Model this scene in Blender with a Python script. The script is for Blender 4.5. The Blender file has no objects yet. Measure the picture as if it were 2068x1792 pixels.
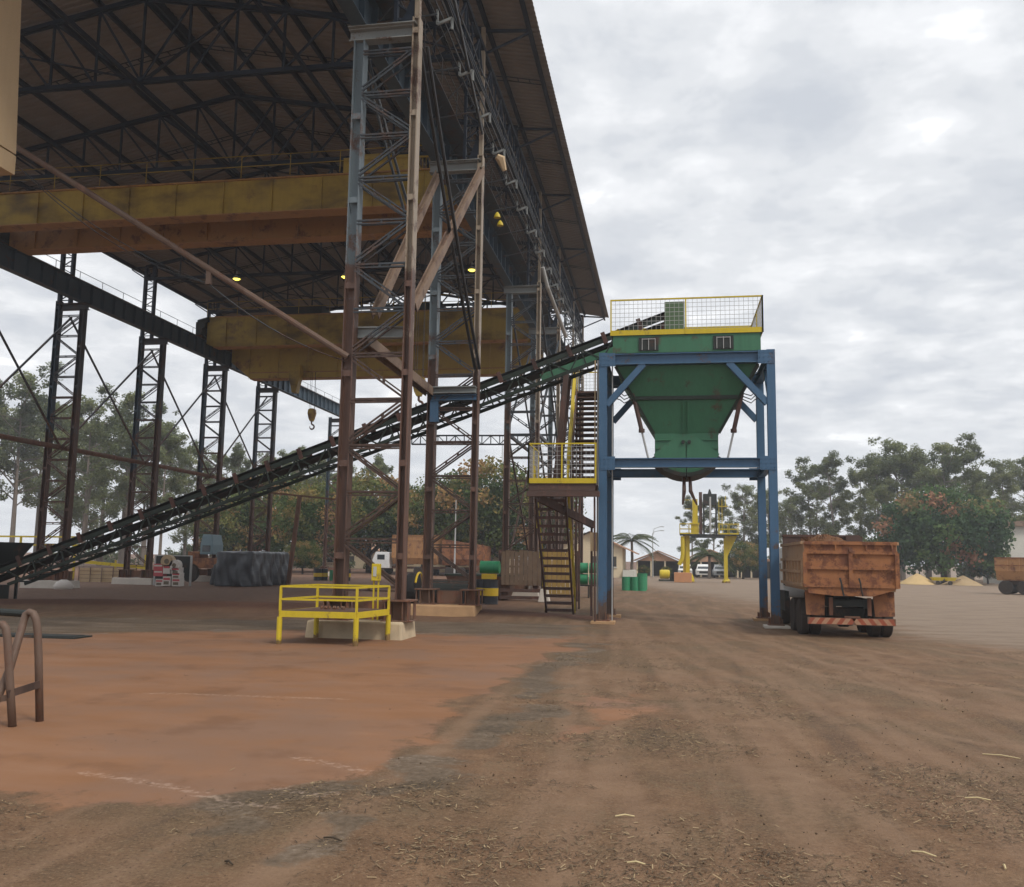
import bpy, math, random
import numpy as np
from mathutils import Vector, Matrix
random.seed(11)
S = bpy.context.scene
COL = S.collection
R = math.radians

# ------------------------------------------------------------------ camera model
FPX, CX, CY, CH = 1848.0, 1034.0, 896.0, 2.0        # focal length in pixels of a 2068 x 1792 frame; eye height in metres
PITCH, ROLL, YAW = .1257, .0154, .1692
def _axes():
    cp, sp, cy, sy, cr, sr = (g(a) for a in (PITCH, YAW, ROLL) for g in (math.cos, math.sin))
    f = Vector((0, cp, sp)); r = Vector((1, 0, 0)); u = Vector((0, -sp, cp))
    r, u = cr*r + sr*u, cr*u - sr*r
    Z = Matrix(((cy, -sy, 0), (sy, cy, 0), (0, 0, 1)))
    return Z @ r, Z @ f, Z @ u
AR, AF, AU = _axes()
def ray(px, py): return (px-CX)/FPX*AR + AF - (py-CY)/FPX*AU
def G(px, py, z=0.0):
    d = ray(px, py); t = (z-CH)/d.z
    return Vector((d.x*t, d.y*t, z))
def A(px, py, Y):
    d = ray(px, py); t = Y/d.y
    return Vector((d.x*t, Y, CH+d.z*t))

cam = bpy.data.cameras.new('camera'); cam.sensor_width = 36.0; cam.lens = 36.0*FPX/2068.0
cam.clip_start = .1; cam.clip_end = 3000
co = bpy.data.objects.new('camera', cam); COL.objects.link(co)
mw = Matrix((AR, AU, -AF)).transposed().to_4x4(); mw.translation = Vector((0, 0, CH)); co.matrix_world = mw
S.camera = co

# ------------------------------------------------------------------ mesh builder
ORIG = {}
class MB:
    def __init__(s): s.v = []; s.f = []; s.mi = []; s.m = 0
    def add(s, vs, fs):
        b = len(s.v); s.v += [tuple(p) for p in vs]; s.f += [tuple(i+b for i in f) for f in fs]; s.mi += [s.m]*len(fs); return s
    def box(s, c, d, rot=None):
        x, y, z = (k/2 for k in d); P = [Vector((a*x, b*y, e*z)) for e in (-1, 1) for b in (-1, 1) for a in (-1, 1)]
        if rot is not None: P = [rot @ p for p in P]
        c = Vector(c); P = [p+c for p in P]
        return s.add(P, [(0, 2, 3, 1), (4, 5, 7, 6), (0, 1, 5, 4), (2, 6, 7, 3), (0, 4, 6, 2), (1, 3, 7, 5)])
    def bb(s, x0, x1, y0, y1, z0, z1): return s.box(((x0+x1)/2, (y0+y1)/2, (z0+z1)/2), (abs(x1-x0), abs(y1-y0), abs(z1-z0)))
    def bar(s, p0, p1, w, h, up=(0, 0, 1)):
        p0, p1 = Vector(p0), Vector(p1); d = p1-p0; L = d.length
        if L < 1e-6: return s
        d /= L; up = Vector(up)
        if abs(d.dot(up)) > .97: up = Vector((0, 1, 0)) if abs(d.y) < .9 else Vector((1, 0, 0))
        sd = d.cross(up).normalized(); up = sd.cross(d)
        return s.box((p0+p1)/2, (w, L, h), Matrix((sd, d, up)).transposed())
    def ibeam(s, p0, p1, w, h, up=(0, 0, 1), t=.03):
        p0, p1 = Vector(p0), Vector(p1); d = (p1-p0).normalized(); up = Vector(up)
        if abs(d.dot(up)) > .97: up = Vector((0, 1, 0))
        sd = d.cross(up).normalized(); up = sd.cross(d); o = up*(h/2-t/2)
        s.bar(p0+o, p1+o, w, t, up); s.bar(p0-o, p1-o, w, t, up); s.bar(p0, p1, t*.7, h-2*t, up); return s
    def angle(s, p0, p1, a, t=.012, up=(0, 0, 1)):
        p0, p1 = Vector(p0), Vector(p1); d = (p1-p0).normalized(); up = Vector(up)
        if abs(d.dot(up)) > .97: up = Vector((0, 1, 0))
        sd = d.cross(up).normalized(); up = sd.cross(d)
        s.bar(p0+sd*(a/2), p1+sd*(a/2), a, t, up); s.bar(p0+up*(a/2+t/2), p1+up*(a/2+t/2), t, a, up); return s
    def path(s, pts, r, n=8, caps=True):
        pts = [Vector(p) for p in pts]; rs = r if isinstance(r, (list, tuple)) else [r]*len(pts)
        d0 = (pts[1]-pts[0]).normalized(); ref = Vector((0, 0, 1)) if abs(d0.z) < .9 else Vector((1, 0, 0))
        a = d0.cross(ref).normalized(); vs = []
        for i, p in enumerate(pts):
            if i == 0: t = d0
            elif i == len(pts)-1: t = (pts[i]-pts[i-1]).normalized()
            else: t = ((pts[i]-pts[i-1]).normalized()+(pts[i+1]-pts[i]).normalized()).normalized()
            a = (a-t*a.dot(t)).normalized(); b = t.cross(a)
            vs += [p+(a*math.cos(2*math.pi*k/n)+b*math.sin(2*math.pi*k/n))*rs[i] for k in range(n)]
        fs = [(i*n+k, i*n+(k+1) % n, (i+1)*n+(k+1) % n, (i+1)*n+k) for i in range(len(pts)-1) for k in range(n)]
        if caps: fs += [tuple(range(n-1, -1, -1)), tuple((len(pts)-1)*n+k for k in range(n))]
        return s.add(vs, fs)
    def tube(s, p0, p1, r, n=8): return s.path([p0, p1], r, n)
    def lathe(s, prof, c=(0, 0, 0), n=20, axis='z'):
        vs = []; c = Vector(c)
        for rr, z in prof:
            for k in range(n):
                x, y = rr*math.cos(2*math.pi*k/n), rr*math.sin(2*math.pi*k/n)
                p = (x, y, z) if axis == 'z' else ((z, x, y) if axis == 'x' else (x, z, y))
                vs.append(c+Vector(p))
        m = len(prof)
        fs = [(i*n+k, i*n+(k+1) % n, (i+1)*n+(k+1) % n, (i+1)*n+k) for i in range(m-1) for k in range(n)]
        if axis == 'y': fs = [f[::-1] for f in fs]
        fs += [tuple(range(n-1, -1, -1)), tuple((m-1)*n+k for k in range(n))]
        return s.add(vs, fs)
    def quad(s, *p): return s.add(p, [tuple(range(len(p)))])
    def prism(s, poly, d):          # poly: list of 3-D points (planar), d: extrusion vector
        n = len(poly); d = Vector(d); P = [Vector(p) for p in poly]; Q = [p+d for p in P]
        return s.add(P+Q, [tuple(range(n-1, -1, -1)), tuple(range(n, 2*n))]+[(i, (i+1) % n, n+(i+1) % n, n+i) for i in range(n)])
    def loft(s, rings, caps=True):
        n = len(rings[0]); vs = [p for r in rings for p in r]
        fs = [(i*n+k, i*n+(k+1) % n, (i+1)*n+(k+1) % n, (i+1)*n+k) for i in range(len(rings)-1) for k in range(n)]
        if caps: fs += [tuple(range(n-1, -1, -1)), tuple((len(rings)-1)*n+k for k in range(n))]
        return s.add(vs, fs)
    def mesh(s, name, mats, off=(0, 0, 0), smooth=False):
        me = bpy.data.meshes.new(name); o = Vector(off)
        me.from_pydata([tuple(Vector(p)-o) for p in s.v], [], s.f)
        for m in (mats if isinstance(mats, (list, tuple)) else [mats]): me.materials.append(m)
        if isinstance(mats, (list, tuple)): me.polygons.foreach_set('material_index', s.mi)
        if smooth: me.polygons.foreach_set('use_smooth', [True]*len(me.polygons))
        me.validate(); me.update(); return me
    def build(s, name, mats, parent=None, local=False, smooth=False, bevel=0, origin=None):
        off = Vector((0, 0, 0))
        if parent is not None and not local: off = ORIG[parent.name]
        if parent is None and origin is not None: off = Vector(origin)
        o = bpy.data.objects.new(name, s.mesh(name, mats, off, smooth)); COL.objects.link(o)
        if parent is not None: o.parent = parent; ORIG[o.name] = off
        else: o.location = off; ORIG[o.name] = off
        if bevel:
            b = o.modifiers.new('bevel', 'BEVEL'); b.width = bevel; b.segments = 2; b.limit_method = 'ANGLE'; b.angle_limit = R(40)
        return o
def tag(o, label, cat, group=None, kind=None):
    if label: o['label'] = label
    if cat: o['category'] = cat
    if group: o['group'] = group
    if kind: o['kind'] = kind
    return o
def thing(name, label, cat, loc=(0, 0, 0), rz=0, group=None):
    o = bpy.data.objects.new(name, None); COL.objects.link(o); o.location = loc; o.rotation_euler = (0, 0, rz)
    o.empty_display_size = .2; ORIG[o.name] = Vector(loc); return tag(o, label, cat, group)
def part(name, parent, loc=None):            # an Empty that is a part with sub-parts
    o = bpy.data.objects.new(name, None); COL.objects.link(o); o.parent = parent; o.empty_display_size = .2
    off = ORIG[parent.name]
    if loc is not None: o.location = Vector(loc)-off; ORIG[o.name] = Vector(loc)
    else: ORIG[o.name] = off
    return o
def put(name, me, parent, loc=(0, 0, 0)):
    o = bpy.data.objects.new(name, me); COL.objects.link(o); o.parent = parent; o.location = loc; return o
def copy_tree(o, parent=None):
    c = o.copy(); COL.objects.link(c); c.parent = parent
    for ch in list(o.children): copy_tree(ch, c)
    return c

# ------------------------------------------------------------------ materials
def newmat(name):
    m = bpy.data.materials.new(name); m.use_nodes = True; nt = m.node_tree
    return m, nt, nt.nodes['Principled BSDF']
def nd(nt, typ, props=None, **inp):
    n = nt.nodes.new(typ)
    for k, v in (props or {}).items(): setattr(n, k, v)
    for k, v in inp.items():
        k = k.replace('_', ' ') if k.replace('_', ' ') in n.inputs else k
        t = n.inputs[int(k[1:])] if k[0] == 'i' and k[1:].isdigit() else n.inputs[k]
        if hasattr(v, 'is_output'): nt.links.new(v, t)
        else: t.default_value = v
    return n
def c4(c): return (c[0], c[1], c[2], 1)
def noise(nt, vec, scale, detail=4, rough=.6, dist=0):
    return nd(nt, 'ShaderNodeTexNoise', Vector=vec, Scale=scale, Detail=detail, Roughness=rough, Distortion=dist).outputs['Fac']
def ramp(nt, fac, stops, interp='LINEAR'):
    n = nd(nt, 'ShaderNodeValToRGB', Fac=fac); e = n.color_ramp.elements; n.color_ramp.interpolation = interp
    while len(e) < len(stops): e.new(.5)
    for i, (p, c) in enumerate(stops):
        e[i].position = p; e[i].color = c4(c) if isinstance(c, (tuple, list)) else (c, c, c, 1)
    return n.outputs['Color']
def mix(nt, fac, a, b, blend='MIX'):
    n = nt.nodes.new('ShaderNodeMix'); n.data_type = 'RGBA'; n.blend_type = blend; n.clamp_factor = True
    for sck, v in ((n.inputs[0], fac), (n.inputs[6], a), (n.inputs[7], b)):
        if hasattr(v, 'is_output'): nt.links.new(v, sck)
        elif isinstance(v, (tuple, list)): sck.default_value = c4(v)
        else: sck.default_value = v
    return n.outputs[2]
def math_(nt, op, a, b=None, c=None, clamp=False):
    n = nt.nodes.new('ShaderNodeMath'); n.operation = op; n.use_clamp = clamp
    for i, v in enumerate((a, b, c)):
        if v is None: continue
        if hasattr(v, 'is_output'): nt.links.new(v, n.inputs[i])
        else: n.inputs[i].default_value = v
    return n.outputs[0]
def smooth(nt, v, a, b):
    n = nd(nt, 'ShaderNodeMapRange', {'interpolation_type': 'SMOOTHSTEP'}); nt.links.new(v, n.inputs['Value'])
    n.inputs['From Min'].default_value = a; n.inputs['From Max'].default_value = b; return n.outputs['Result']
def pos(nt): return nt.nodes.new('ShaderNodeNewGeometry').outputs['Position']
def scaled(nt, vec, s): return nd(nt, 'ShaderNodeMapping', Vector=vec, Scale=s).outputs['Vector']
def bump(nt, b, h, strength=.3, dist=.02):
    n = nd(nt, 'ShaderNodeBump', Height=h, Strength=strength, Distance=dist); nt.links.new(n.outputs['Normal'], b.inputs['Normal'])

def steel(name, paint, rust=(.13, .055, .03), amount=.4, rough=.55, scale=1.6, dirt=.35, streak=True, zrust=None, soot=None):
    """Painted steel with rust patches, vertical dirt runs; zrust=(z0, z1) lets rust take over below about z0."""
    m, nt, b = newmat(name); p = pos(nt)
    n1 = noise(nt, p, scale, 6, .65); n2 = noise(nt, scaled(nt, p, (5, 5, .45) if streak else (3, 3, 3)), 1.3, 5, .6)
    fine = noise(nt, p, 22, 3, .6)
    col = mix(nt, math_(nt, 'MULTIPLY', n2, dirt), paint, tuple(k*.35 for k in paint))
    col = mix(nt, math_(nt, 'MULTIPLY', fine, .35), col, tuple(min(1, k*1.35+.01) for k in paint))
    rc = ramp(nt, n2, [(.3, tuple(k*.55 for k in rust)), (.55, rust), (.8, tuple(min(1, k*1.7) for k in rust))])
    v = math_(nt, 'ADD', n1, math_(nt, 'MULTIPLY', math_(nt, 'SUBTRACT', fine, .5), .25))
    if zrust:
        z = nd(nt, 'ShaderNodeSeparateXYZ', Vector=p).outputs['Z']
        v = math_(nt, 'ADD', v, math_(nt, 'MULTIPLY', math_(nt, 'SUBTRACT', 1.0, smooth(nt, z, zrust[0], zrust[1])), .45))
    th = .70-amount*.30
    col = mix(nt, smooth(nt, v, th-.07, th+.07), col, rc)
    if soot: col = mix(nt, smooth(nt, noise(nt, scaled(nt, p, (.35, .35, .7)), 1.0, 4, .6), .40, .70), col, soot)
    nt.links.new(col, b.inputs['Base Color']); b.inputs['Roughness'].default_value = rough; b.inputs['Specular IOR Level'].default_value = .35
    bump(nt, b, v, .25, .01); return m
def plain(name, c, rough=.7, var=.25, scale=4, spec=.3, metallic=0, bumpy=0):
    m, nt, b = newmat(name); p = pos(nt); n = noise(nt, p, scale, 6, .65)
    col = mix(nt, n, tuple(k*(1-var) for k in c), tuple(min(1, k*(1+var)) for k in c))
    nt.links.new(col, b.inputs['Base Color']); b.inputs['Roughness'].default_value = rough
    b.inputs['Specular IOR Level'].default_value = spec; b.inputs['Metallic'].default_value = metallic
    if bumpy: bump(nt, b, noise(nt, p, scale*5, 5, .7), bumpy, .02)
    return m
M = {}
M['blue_dark'] = steel('dark_blue_truss_paint', (.015, .024, .042), (.04, .025, .02), .05, .6)
M['tower'] = steel('tower_paint_rusting', (.145, .18, .20), (.105, .058, .042), .30, .55, 1.1, .5, True, (6.0, 11.5))
M['tower_outer'] = steel('tower_outer_leg_lit_dusty', (.31, .25, .185), (.118, .064, .046), .30, .55, 1.0, .4, True, (5.5, 11.0))  # pale tan carries dust plus painted-in light on the outer legs
M['lacing'] = steel('lacing_paint', (.045, .055, .065), (.070, .042, .032), .45, .6, 1.4, .5, True, (4, 9))
M['left_col'] = steel('far_column_blue_paint', (.030, .055, .080), (.10, .048, .032), .15, .6, .8, .4, True, (4.0, 11.0))
M['left_col_in'] = steel('far_column_rusty_paint', (.05, .05, .055), (.095, .046, .03), .30, .6, .8, .4, True, (5.0, 13.0))
M['runway'] = steel('runway_girder_paint', (.055, .085, .115), (.12, .06, .04), .10, .55, .9, .5)
M['brace_rust'] = steel('rusty_brace', (.22, .150, .105), (.15, .092, .064), .5, .75)
M['crane_y'] = steel('crane_yellow', (.47, .32, .05), (.16, .08, .03), .10, .5, .5, .6, True, None, (.14, .09, .028))
M['crane_y2'] = steel('crane_yellow_clean', (.48, .33, .06), (.25, .13, .05), .30, .5, .5, .35)
M['crane_o'] = steel('crane_flange_shaded_girder', (.42, .22, .07), (.22, .10, .04), .35, .5)
M['yellow'] = steel('safety_yellow', (.60, .45, .02), (.20, .12, .045), .12, .5, 3.0, .6, True, (-.25, .40))
M['hop_blue'] = steel('hopper_blue', (.052, .122, .218), (.115, .070, .050), .10, .45, 1.4, .6, True, (-.3, 1.3))
M['hop_green'] = steel('hopper_green', (.045, .165, .088), (.075, .060, .038), .16, .5, 1.6, .75)
M['conv_green'] = steel('conveyor_green', (.014, .024, .016), (.04, .024, .018), .25, .6)
M['conv_dark'] = steel('conveyor_dark', (.02, .024, .022), (.06, .035, .025), .3, .7)
M['roller'] = steel('roller_red_brown', (.105, .048, .036), (.065, .035, .028), .5, .6)
M['chute'] = steel('chute_yellow_green', (.085, .140, .065), (.08, .06, .03), .2, .5, 1.5, .5)
M['rubber'] = plain('black_rubber', (.018, .017, .017), .75, .3)
M['rust'] = steel('bare_rust', (.15, .085, .055), (.17, .075, .045), .7, .75)
M['stair'] = steel('stair_brown', (.085, .05, .04), (.12, .06, .045), .55, .7)
M['galv'] = plain('galvanised', (.42, .42, .41), .5, .15)
M['grey_beam'] = steel('grey_beam', (.25, .265, .26), (.14, .07, .05), .15, .6)
M['cable'] = plain('black_cable', (.012, .012, .013), .35, .2, 4, .5)
M['concrete'] = plain('painted_concrete', (.50, .40, .27), .85, .38, 2.2, .2, 0, .3)
M['concrete_dusty'] = plain('dusty_concrete', (.42, .26, .14), .9, .4, 2.0, .15, 0, .35)
M['concrete_white'] = plain('white_concrete', (.52, .47, .41), .9, .2, 2.0, .15, 0, .3)
M['concrete_dark'] = plain('oil_dark_concrete', (.16, .09, .055), .9, .4, 2.0, .15, 0, .3)
M['roofsheet'] = plain('roof_sheet_underside', (.27, .245, .225), .8, .22, .5, .2)
M['rooftop'] = plain('roof_sheet', (.30, .27, .24), .7, .2, .8, .2)
M['tan'] = steel('tan_duct', (.50, .36, .21), (.3, .18, .1), .02, .6, 1.0, .3)
M['pipe'] = steel('brown_pipe', (.125, .078, .055), (.12, .062, .04), .5, .6)
# ------------------------------------------------------------------ sky and sun
SUN_EL, SUN_AZ = 52.0, 128.0         # azimuth clockwise from +Y: the sun stands behind the clouds, right and a little behind the camera
w = bpy.data.worlds.new('World'); S.world = w; w.use_nodes = True; nt = w.node_tree
bg = nt.nodes['Background']
sky = nd(nt, 'ShaderNodeTexSky', {'sky_type': 'NISHITA', 'sun_disc': False, 'sun_elevation': R(SUN_EL), 'sun_rotation': R(SUN_AZ)})
gen = nt.nodes.new('ShaderNodeTexCoord').outputs['Generated']
sep = nd(nt, 'ShaderNodeSeparateXYZ', Vector=gen)
zz = math_(nt, 'MAXIMUM', sep.outputs['Z'], 0.0)
den = math_(nt, 'ADD', zz, .16)
cv = nd(nt, 'ShaderNodeCombineXYZ', X=math_(nt, 'DIVIDE', sep.outputs['X'], den), Y=math_(nt, 'DIVIDE', sep.outputs['Y'], den), Z=0.0).outputs[0]
big = noise(nt, cv, 1.9, 7, .55, .1)
mid = noise(nt, nd(nt, 'ShaderNodeMapping', Vector=cv, Location=(3.7, 1.3, 0)).outputs[0], 5.2, 7, .55, .1)
dens = math_(nt, 'ADD', math_(nt, 'MULTIPLY', big, .48), math_(nt, 'MULTIPLY', mid, .52))
cl = ramp(nt, dens, [(.355, (9.3, 9.4, 9.5)), (.42, (7.4, 7.55, 7.8)), (.49, (6.45, 6.65, 6.95)), (.55, (5.7, 5.95, 6.35)), (.63, (5.05, 5.35, 5.85))], 'EASE')
hole = smooth(nt, dens, .335, .30)
col = mix(nt, hole, cl, mix(nt, .55, sky.outputs['Color'], (2.2, 4.2, 6.0)))
hz = math_(nt, 'SUBTRACT', 1.0, smooth(nt, zz, 0.0, .22))
col = mix(nt, math_(nt, 'MULTIPLY', hz, .75), col, (6.2, 6.45, 6.75))
# an overcast sky is brightest overhead
up = math_(nt, 'ADD', 1.0, math_(nt, 'MULTIPLY', smooth(nt, zz, .55, .95), .9))
vm = nd(nt, 'ShaderNodeVectorMath', {'operation': 'SCALE'}); nt.links.new(col, vm.inputs[0]); nt.links.new(up, vm.inputs['Scale'])
nt.links.new(vm.outputs[0], bg.inputs['Color']); bg.inputs['Strength'].default_value = .093
sl = bpy.data.lights.new('sun', 'SUN'); sl.energy = 1.5; sl.angle = R(12); sl.color = (1, .95, .87)
so = bpy.data.objects.new('sun', sl); COL.objects.link(so)
az, el = R(SUN_AZ), R(SUN_EL)
sd = Vector((math.sin(az)*math.cos(el), math.cos(az)*math.cos(el), math.sin(el)))
so.rotation_euler = sd.to_track_quat('Z', 'Y').to_euler(); so.location = (20, -20, 40)
S.view_settings.view_transform = 'Standard'; S.view_settings.look = 'None'; S.view_settings.exposure = .42; S.view_settings.gamma = 1
S.cycles.max_bounces = 6; S.cycles.diffuse_bounces = 3; S.cycles.glossy_bounces = 2; S.cycles.transparent_max_bounces = 6; S.cycles.volume_bounces = 1

# ------------------------------------------------------------------ ground
def smoothstep(a, b, x):
    t = np.clip((x-a)/(b-a), 0, 1); return t*t*(3-2*t)
def inside(poly, X, Y):
    r = np.zeros(X.shape, bool); n = len(poly)
    for i in range(n):
        x0, y0 = poly[i]; x1, y1 = poly[(i+1) % n]
        c = ((y0 > Y) != (y1 > Y)); t = (Y-y0)/((y1-y0) if y1 != y0 else 1e-9)
        r ^= c & (X < x0+t*(x1-x0))
    return r
def dist(pl, X, Y, closed=False):
    d = np.full(X.shape, 1e9); m = len(pl) if closed else len(pl)-1
    for i in range(m):
        x0, y0 = pl[i]; x1, y1 = pl[(i+1) % len(pl)]; dx, dy = x1-x0, y1-y0
        t = np.clip(((X-x0)*dx+(Y-y0)*dy)/max(dx*dx+dy*dy, 1e-9), 0, 1)
        d = np.minimum(d, np.hypot(X-x0-t*dx, Y-y0-t*dy))
    return d
def gp(*px): return [tuple(G(x, y)[:2]) for x, y in px]
rgn = np.random.default_rng(5)
def vnoise(X, Y, s, seed):
    g = np.random.default_rng(seed).random((64, 64)); x = X/s; y = Y/s
    i = np.floor(x).astype(int); j = np.floor(y).astype(int); u = x-i; v = y-j; u = u*u*(3-2*u); v = v*v*(3-2*v)
    a = lambda p, q: g[p % 64, q % 64]
    return (a(i, j)*(1-u)+a(i+1, j)*u)*(1-v)+(a(i, j+1)*(1-u)+a(i+1, j+1)*u)*v
CLAY = gp((-500, 1590), (0, 1618), (110, 1630), (210, 1646), (420, 1641), (560, 1600), (700, 1566), (765, 1520), (860, 1472), (960, 1420), (1060, 1368), (1120, 1325), (1166, 1292), (1140, 1283), (850, 1279), (560, 1272), (300, 1276), (0, 1284), (-500, 1290))
PATCH = gp((1200, 1400), (1330, 1392), (1318, 1460), (1290, 1520), (1240, 1535), (1175, 1500))
STAIN = [gp((430, 1640), (560, 1612), (700, 1590), (760, 1575)), gp((800, 1535), (870, 1560), (905, 1590)), gp((930, 1500), (1010, 1470), (1090, 1430)), gp((1085, 1400), (1150, 1350), (1200, 1300)), gp((640, 1720), (700, 1660), (760, 1640))]
WIDE = [.22, .20, .24, .24, .10]
BERM = gp((-900, 1226), (-200, 1228), (200, 1230), (560, 1236), (760, 1238), (1000, 1246), (1205, 1254))
SCR = [gp((160, 1560), (330, 1585), (470, 1622), (560, 1632)), gp((560, 1590), (640, 1610), (700, 1600)), gp((600, 1530), (690, 1548), (740, 1560)), gp((300, 1400), (420, 1403), (560, 1408), (700, 1412))]
APR = gp((-900, 1245), (0, 1246), (560, 1250), (1000, 1258), (1200, 1264), (1166, 1292), (850, 1281), (560, 1274), (300, 1278), (0, 1288), (-900, 1300))
def height(X, Y):
    d = dist(BERM, X, Y); side = smoothstep(2, -12, X)
    h = .34*np.exp(-(d/1.05)**2)*(.25+.75*side)
    rough = smoothstep(.0, .6, np.where(inside(CLAY, X, Y), 0, dist(CLAY, X, Y, True)))
    h += (vnoise(X, Y, .9, 1)-.5)*.035*rough+(vnoise(X, Y, .33, 2)-.5)*.016*rough+(vnoise(X, Y, 4.0, 3)-.5)*.05*rough
    for tx, sl_ in ((1.2, .30), (3.0, .30), (2.1, .55)):       # wheel ruts towards the yard
        h -= .02*np.exp(-((X-tx-(Y-8)*sl_*.55)/.22)**2)*smoothstep(30, 20, Y)
    return h
def axis_(segs):
    out = [segs[0][0]]
    for a, b, st in segs:
        n = max(1, int(round((b-a)/st))); out += [a+(b-a)*(k+1)/n for k in range(n)]
    return np.array(out)
gx = axis_([(-1500, -200, 130), (-200, -60, 20), (-60, -22, 1.2), (-22, -11, .25), (-11, 7, .11), (7, 14, .3), (14, 60, 2), (60, 200, 20), (200, 1500, 130)])
gy = axis_([(-60, 0, 10), (0, 5, .5), (5, 14, .10), (14, 31, .16), (31, 44, .5), (44, 130, 3), (130, 300, 20), (300, 2500, 200)])
GX, GY = np.meshgrid(gx, gy)
GH = height(GX, GY)
def ground_z(x, y): return float(height(np.array([[x]]), np.array([[y]]))[0, 0])
TRACK = [gp((1290, 1228), (1420, 1288), (1650, 1362), (2100, 1462)), gp((1300, 1236), (1470, 1325), (1780, 1440), (2100, 1575)), gp((1262, 1250), (1335, 1350), (1450, 1490), (1700, 1800)), gp((1330, 1218), (1620, 1292), (2100, 1372)), gp((1275, 1250), (1390, 1380), (1580, 1540), (1960, 1800)), gp((1240, 1262), (1250, 1400), (1215, 1560), (1120, 1800))]
def build_ground():
    ny, nx = GX.shape
    WX = GX+(vnoise(GX, GY, 1.1, 51)-.5)*1.0+(vnoise(GX, GY, .37, 52)-.5)*.42; WY = GY+(vnoise(GX, GY, 1.0, 53)-.5)*1.0+(vnoise(GX, GY, .34, 54)-.5)*.42
    co_ = np.stack([GX, GY, GH], -1).reshape(-1, 3)
    me = bpy.data.meshes.new('ground'); me.vertices.add(nx*ny); me.vertices.foreach_set('co', co_.ravel())
    i = np.arange(nx*ny).reshape(ny, nx); q = np.stack([i[:-1, :-1], i[:-1, 1:], i[1:, 1:], i[1:, :-1]], -1).reshape(-1, 4)
    me.loops.add(q.size); me.loops.foreach_set('vertex_index', q.ravel()); me.polygons.add(len(q))
    me.polygons.foreach_set('loop_start', np.arange(0, q.size, 4)); me.polygons.foreach_set('loop_total', np.full(len(q), 4))
    me.update()
    dc = dist(CLAY, WX, WY, True); clay = np.where(inside(CLAY, WX, WY), .5+dc/1.5, .5-dc/1.5)
    dp = dist(PATCH, WX, WY, True); clay = np.maximum(clay, np.where(inside(PATCH, WX, WY), .42+dp/2.2, .42-dp/1.2))
    st = np.zeros(GX.shape)
    for s_, w_ in zip(STAIN, WIDE): st = np.maximum(st, 1-dist(s_, WX, WY)/(2.3*w_))
    da = dist(APR, GX, GY, True); st = np.maximum(st, np.where(inside(APR, GX, GY), .46+da/2.2, .46-da/1.5)*.9)
    asp = smoothstep(0, 14, GX-1.0+(GY-30)*.22)*smoothstep(22, 34, GY)*.95
    asp = np.maximum(asp, smoothstep(3, 10, GX)*smoothstep(18, 30, GY)*.9)
    sc = np.zeros(GX.shape)
    for s_ in SCR: sc = np.maximum(sc, 1-dist(s_, GX, GY)/.16)
    be = np.exp(-(dist(BERM, GX, GY)/1.0)**2)
    trk_ = np.zeros(GX.shape)
    for k_, s_ in enumerate(TRACK): trk_ = np.maximum(trk_, np.exp(-(np.minimum(dist(s_, GX, GY), np.abs(dist(s_, GX, GY)-1.75))/.20)**2)*(.55+.45*vnoise(GX, GY, 2.5, 60+k_)))
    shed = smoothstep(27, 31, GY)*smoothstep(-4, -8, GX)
    col = np.stack([clay, st, asp, sc], -1).reshape(-1, 4)
    at = me.color_attributes.new('mask', 'FLOAT_COLOR', 'POINT'); at.data.foreach_set('color', np.clip(col, 0, 1).astype('f').ravel())
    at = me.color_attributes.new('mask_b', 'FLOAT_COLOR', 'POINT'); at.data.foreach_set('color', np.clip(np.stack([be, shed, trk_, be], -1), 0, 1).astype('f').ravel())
    o = bpy.data.objects.new('ground', me); COL.objects.link(o); o['kind'] = 'structure'
    me.polygons.foreach_set('use_smooth', [True]*len(me.polygons))
    m, nt, b = newmat('earth_yard'); p = pos(nt)
    a1 = nd(nt, 'ShaderNodeVertexColor', {'layer_name': 'mask'}); a2 = nd(nt, 'ShaderNodeVertexColor', {'layer_name': 'mask_b'})
    s1 = nd(nt, 'ShaderNodeSeparateColor', Color=a1.outputs['Color']); s2 = nd(nt, 'ShaderNodeSeparateColor', Color=a2.outputs['Color'])
    n_lo = noise(nt, p, .35, 5, .6); n_mid = noise(nt, p, 2.2, 7, .65, .3); n_hi = noise(nt, p, 14, 6, .7); n_x = noise(nt, p, 70, 3, .7)
    trk = noise(nt, nd(nt, 'ShaderNodeMapping', Vector=p, Rotation=(0, 0, R(28)), Scale=(1.9, .16, 1)).outputs[0], 1.0, 6, .6)
    swp = noise(nt, nd(nt, 'ShaderNodeMapping', Vector=p, Rotation=(0, 0, R(-8)), Scale=(.5, 1.5, 1)).outputs[0], 1.0, 6, .6)
    # loose dirt
    dirt = ramp(nt, n_mid, [(.25, (.098, .051, .025)), (.5, (.162, .089, .046)), (.75, (.228, .134, .073))])
    dirt = mix(nt, smooth(nt, n_lo, .42, .62), dirt, ramp(nt, n_hi, [(.3, (.088, .055, .028)), (.7, (.175, .110, .060))]))
    dirt = mix(nt, math_(nt, 'MULTIPLY', smooth(nt, trk, .50, .66), .6), dirt, (.215, .130, .078))
    dirt = mix(nt, math_(nt, 'MULTIPLY', smooth(nt, trk, .46, .34), .42), dirt, (.075, .048, .031))
    deb = smooth(nt, math_(nt, 'ADD', math_(nt, 'MULTIPLY', n_hi, .6), math_(nt, 'MULTIPLY', noise(nt, p, .9, 4, .6), .5)), .58, .68)
    grain = noise(nt, p, 38, 4, .75)
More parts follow.
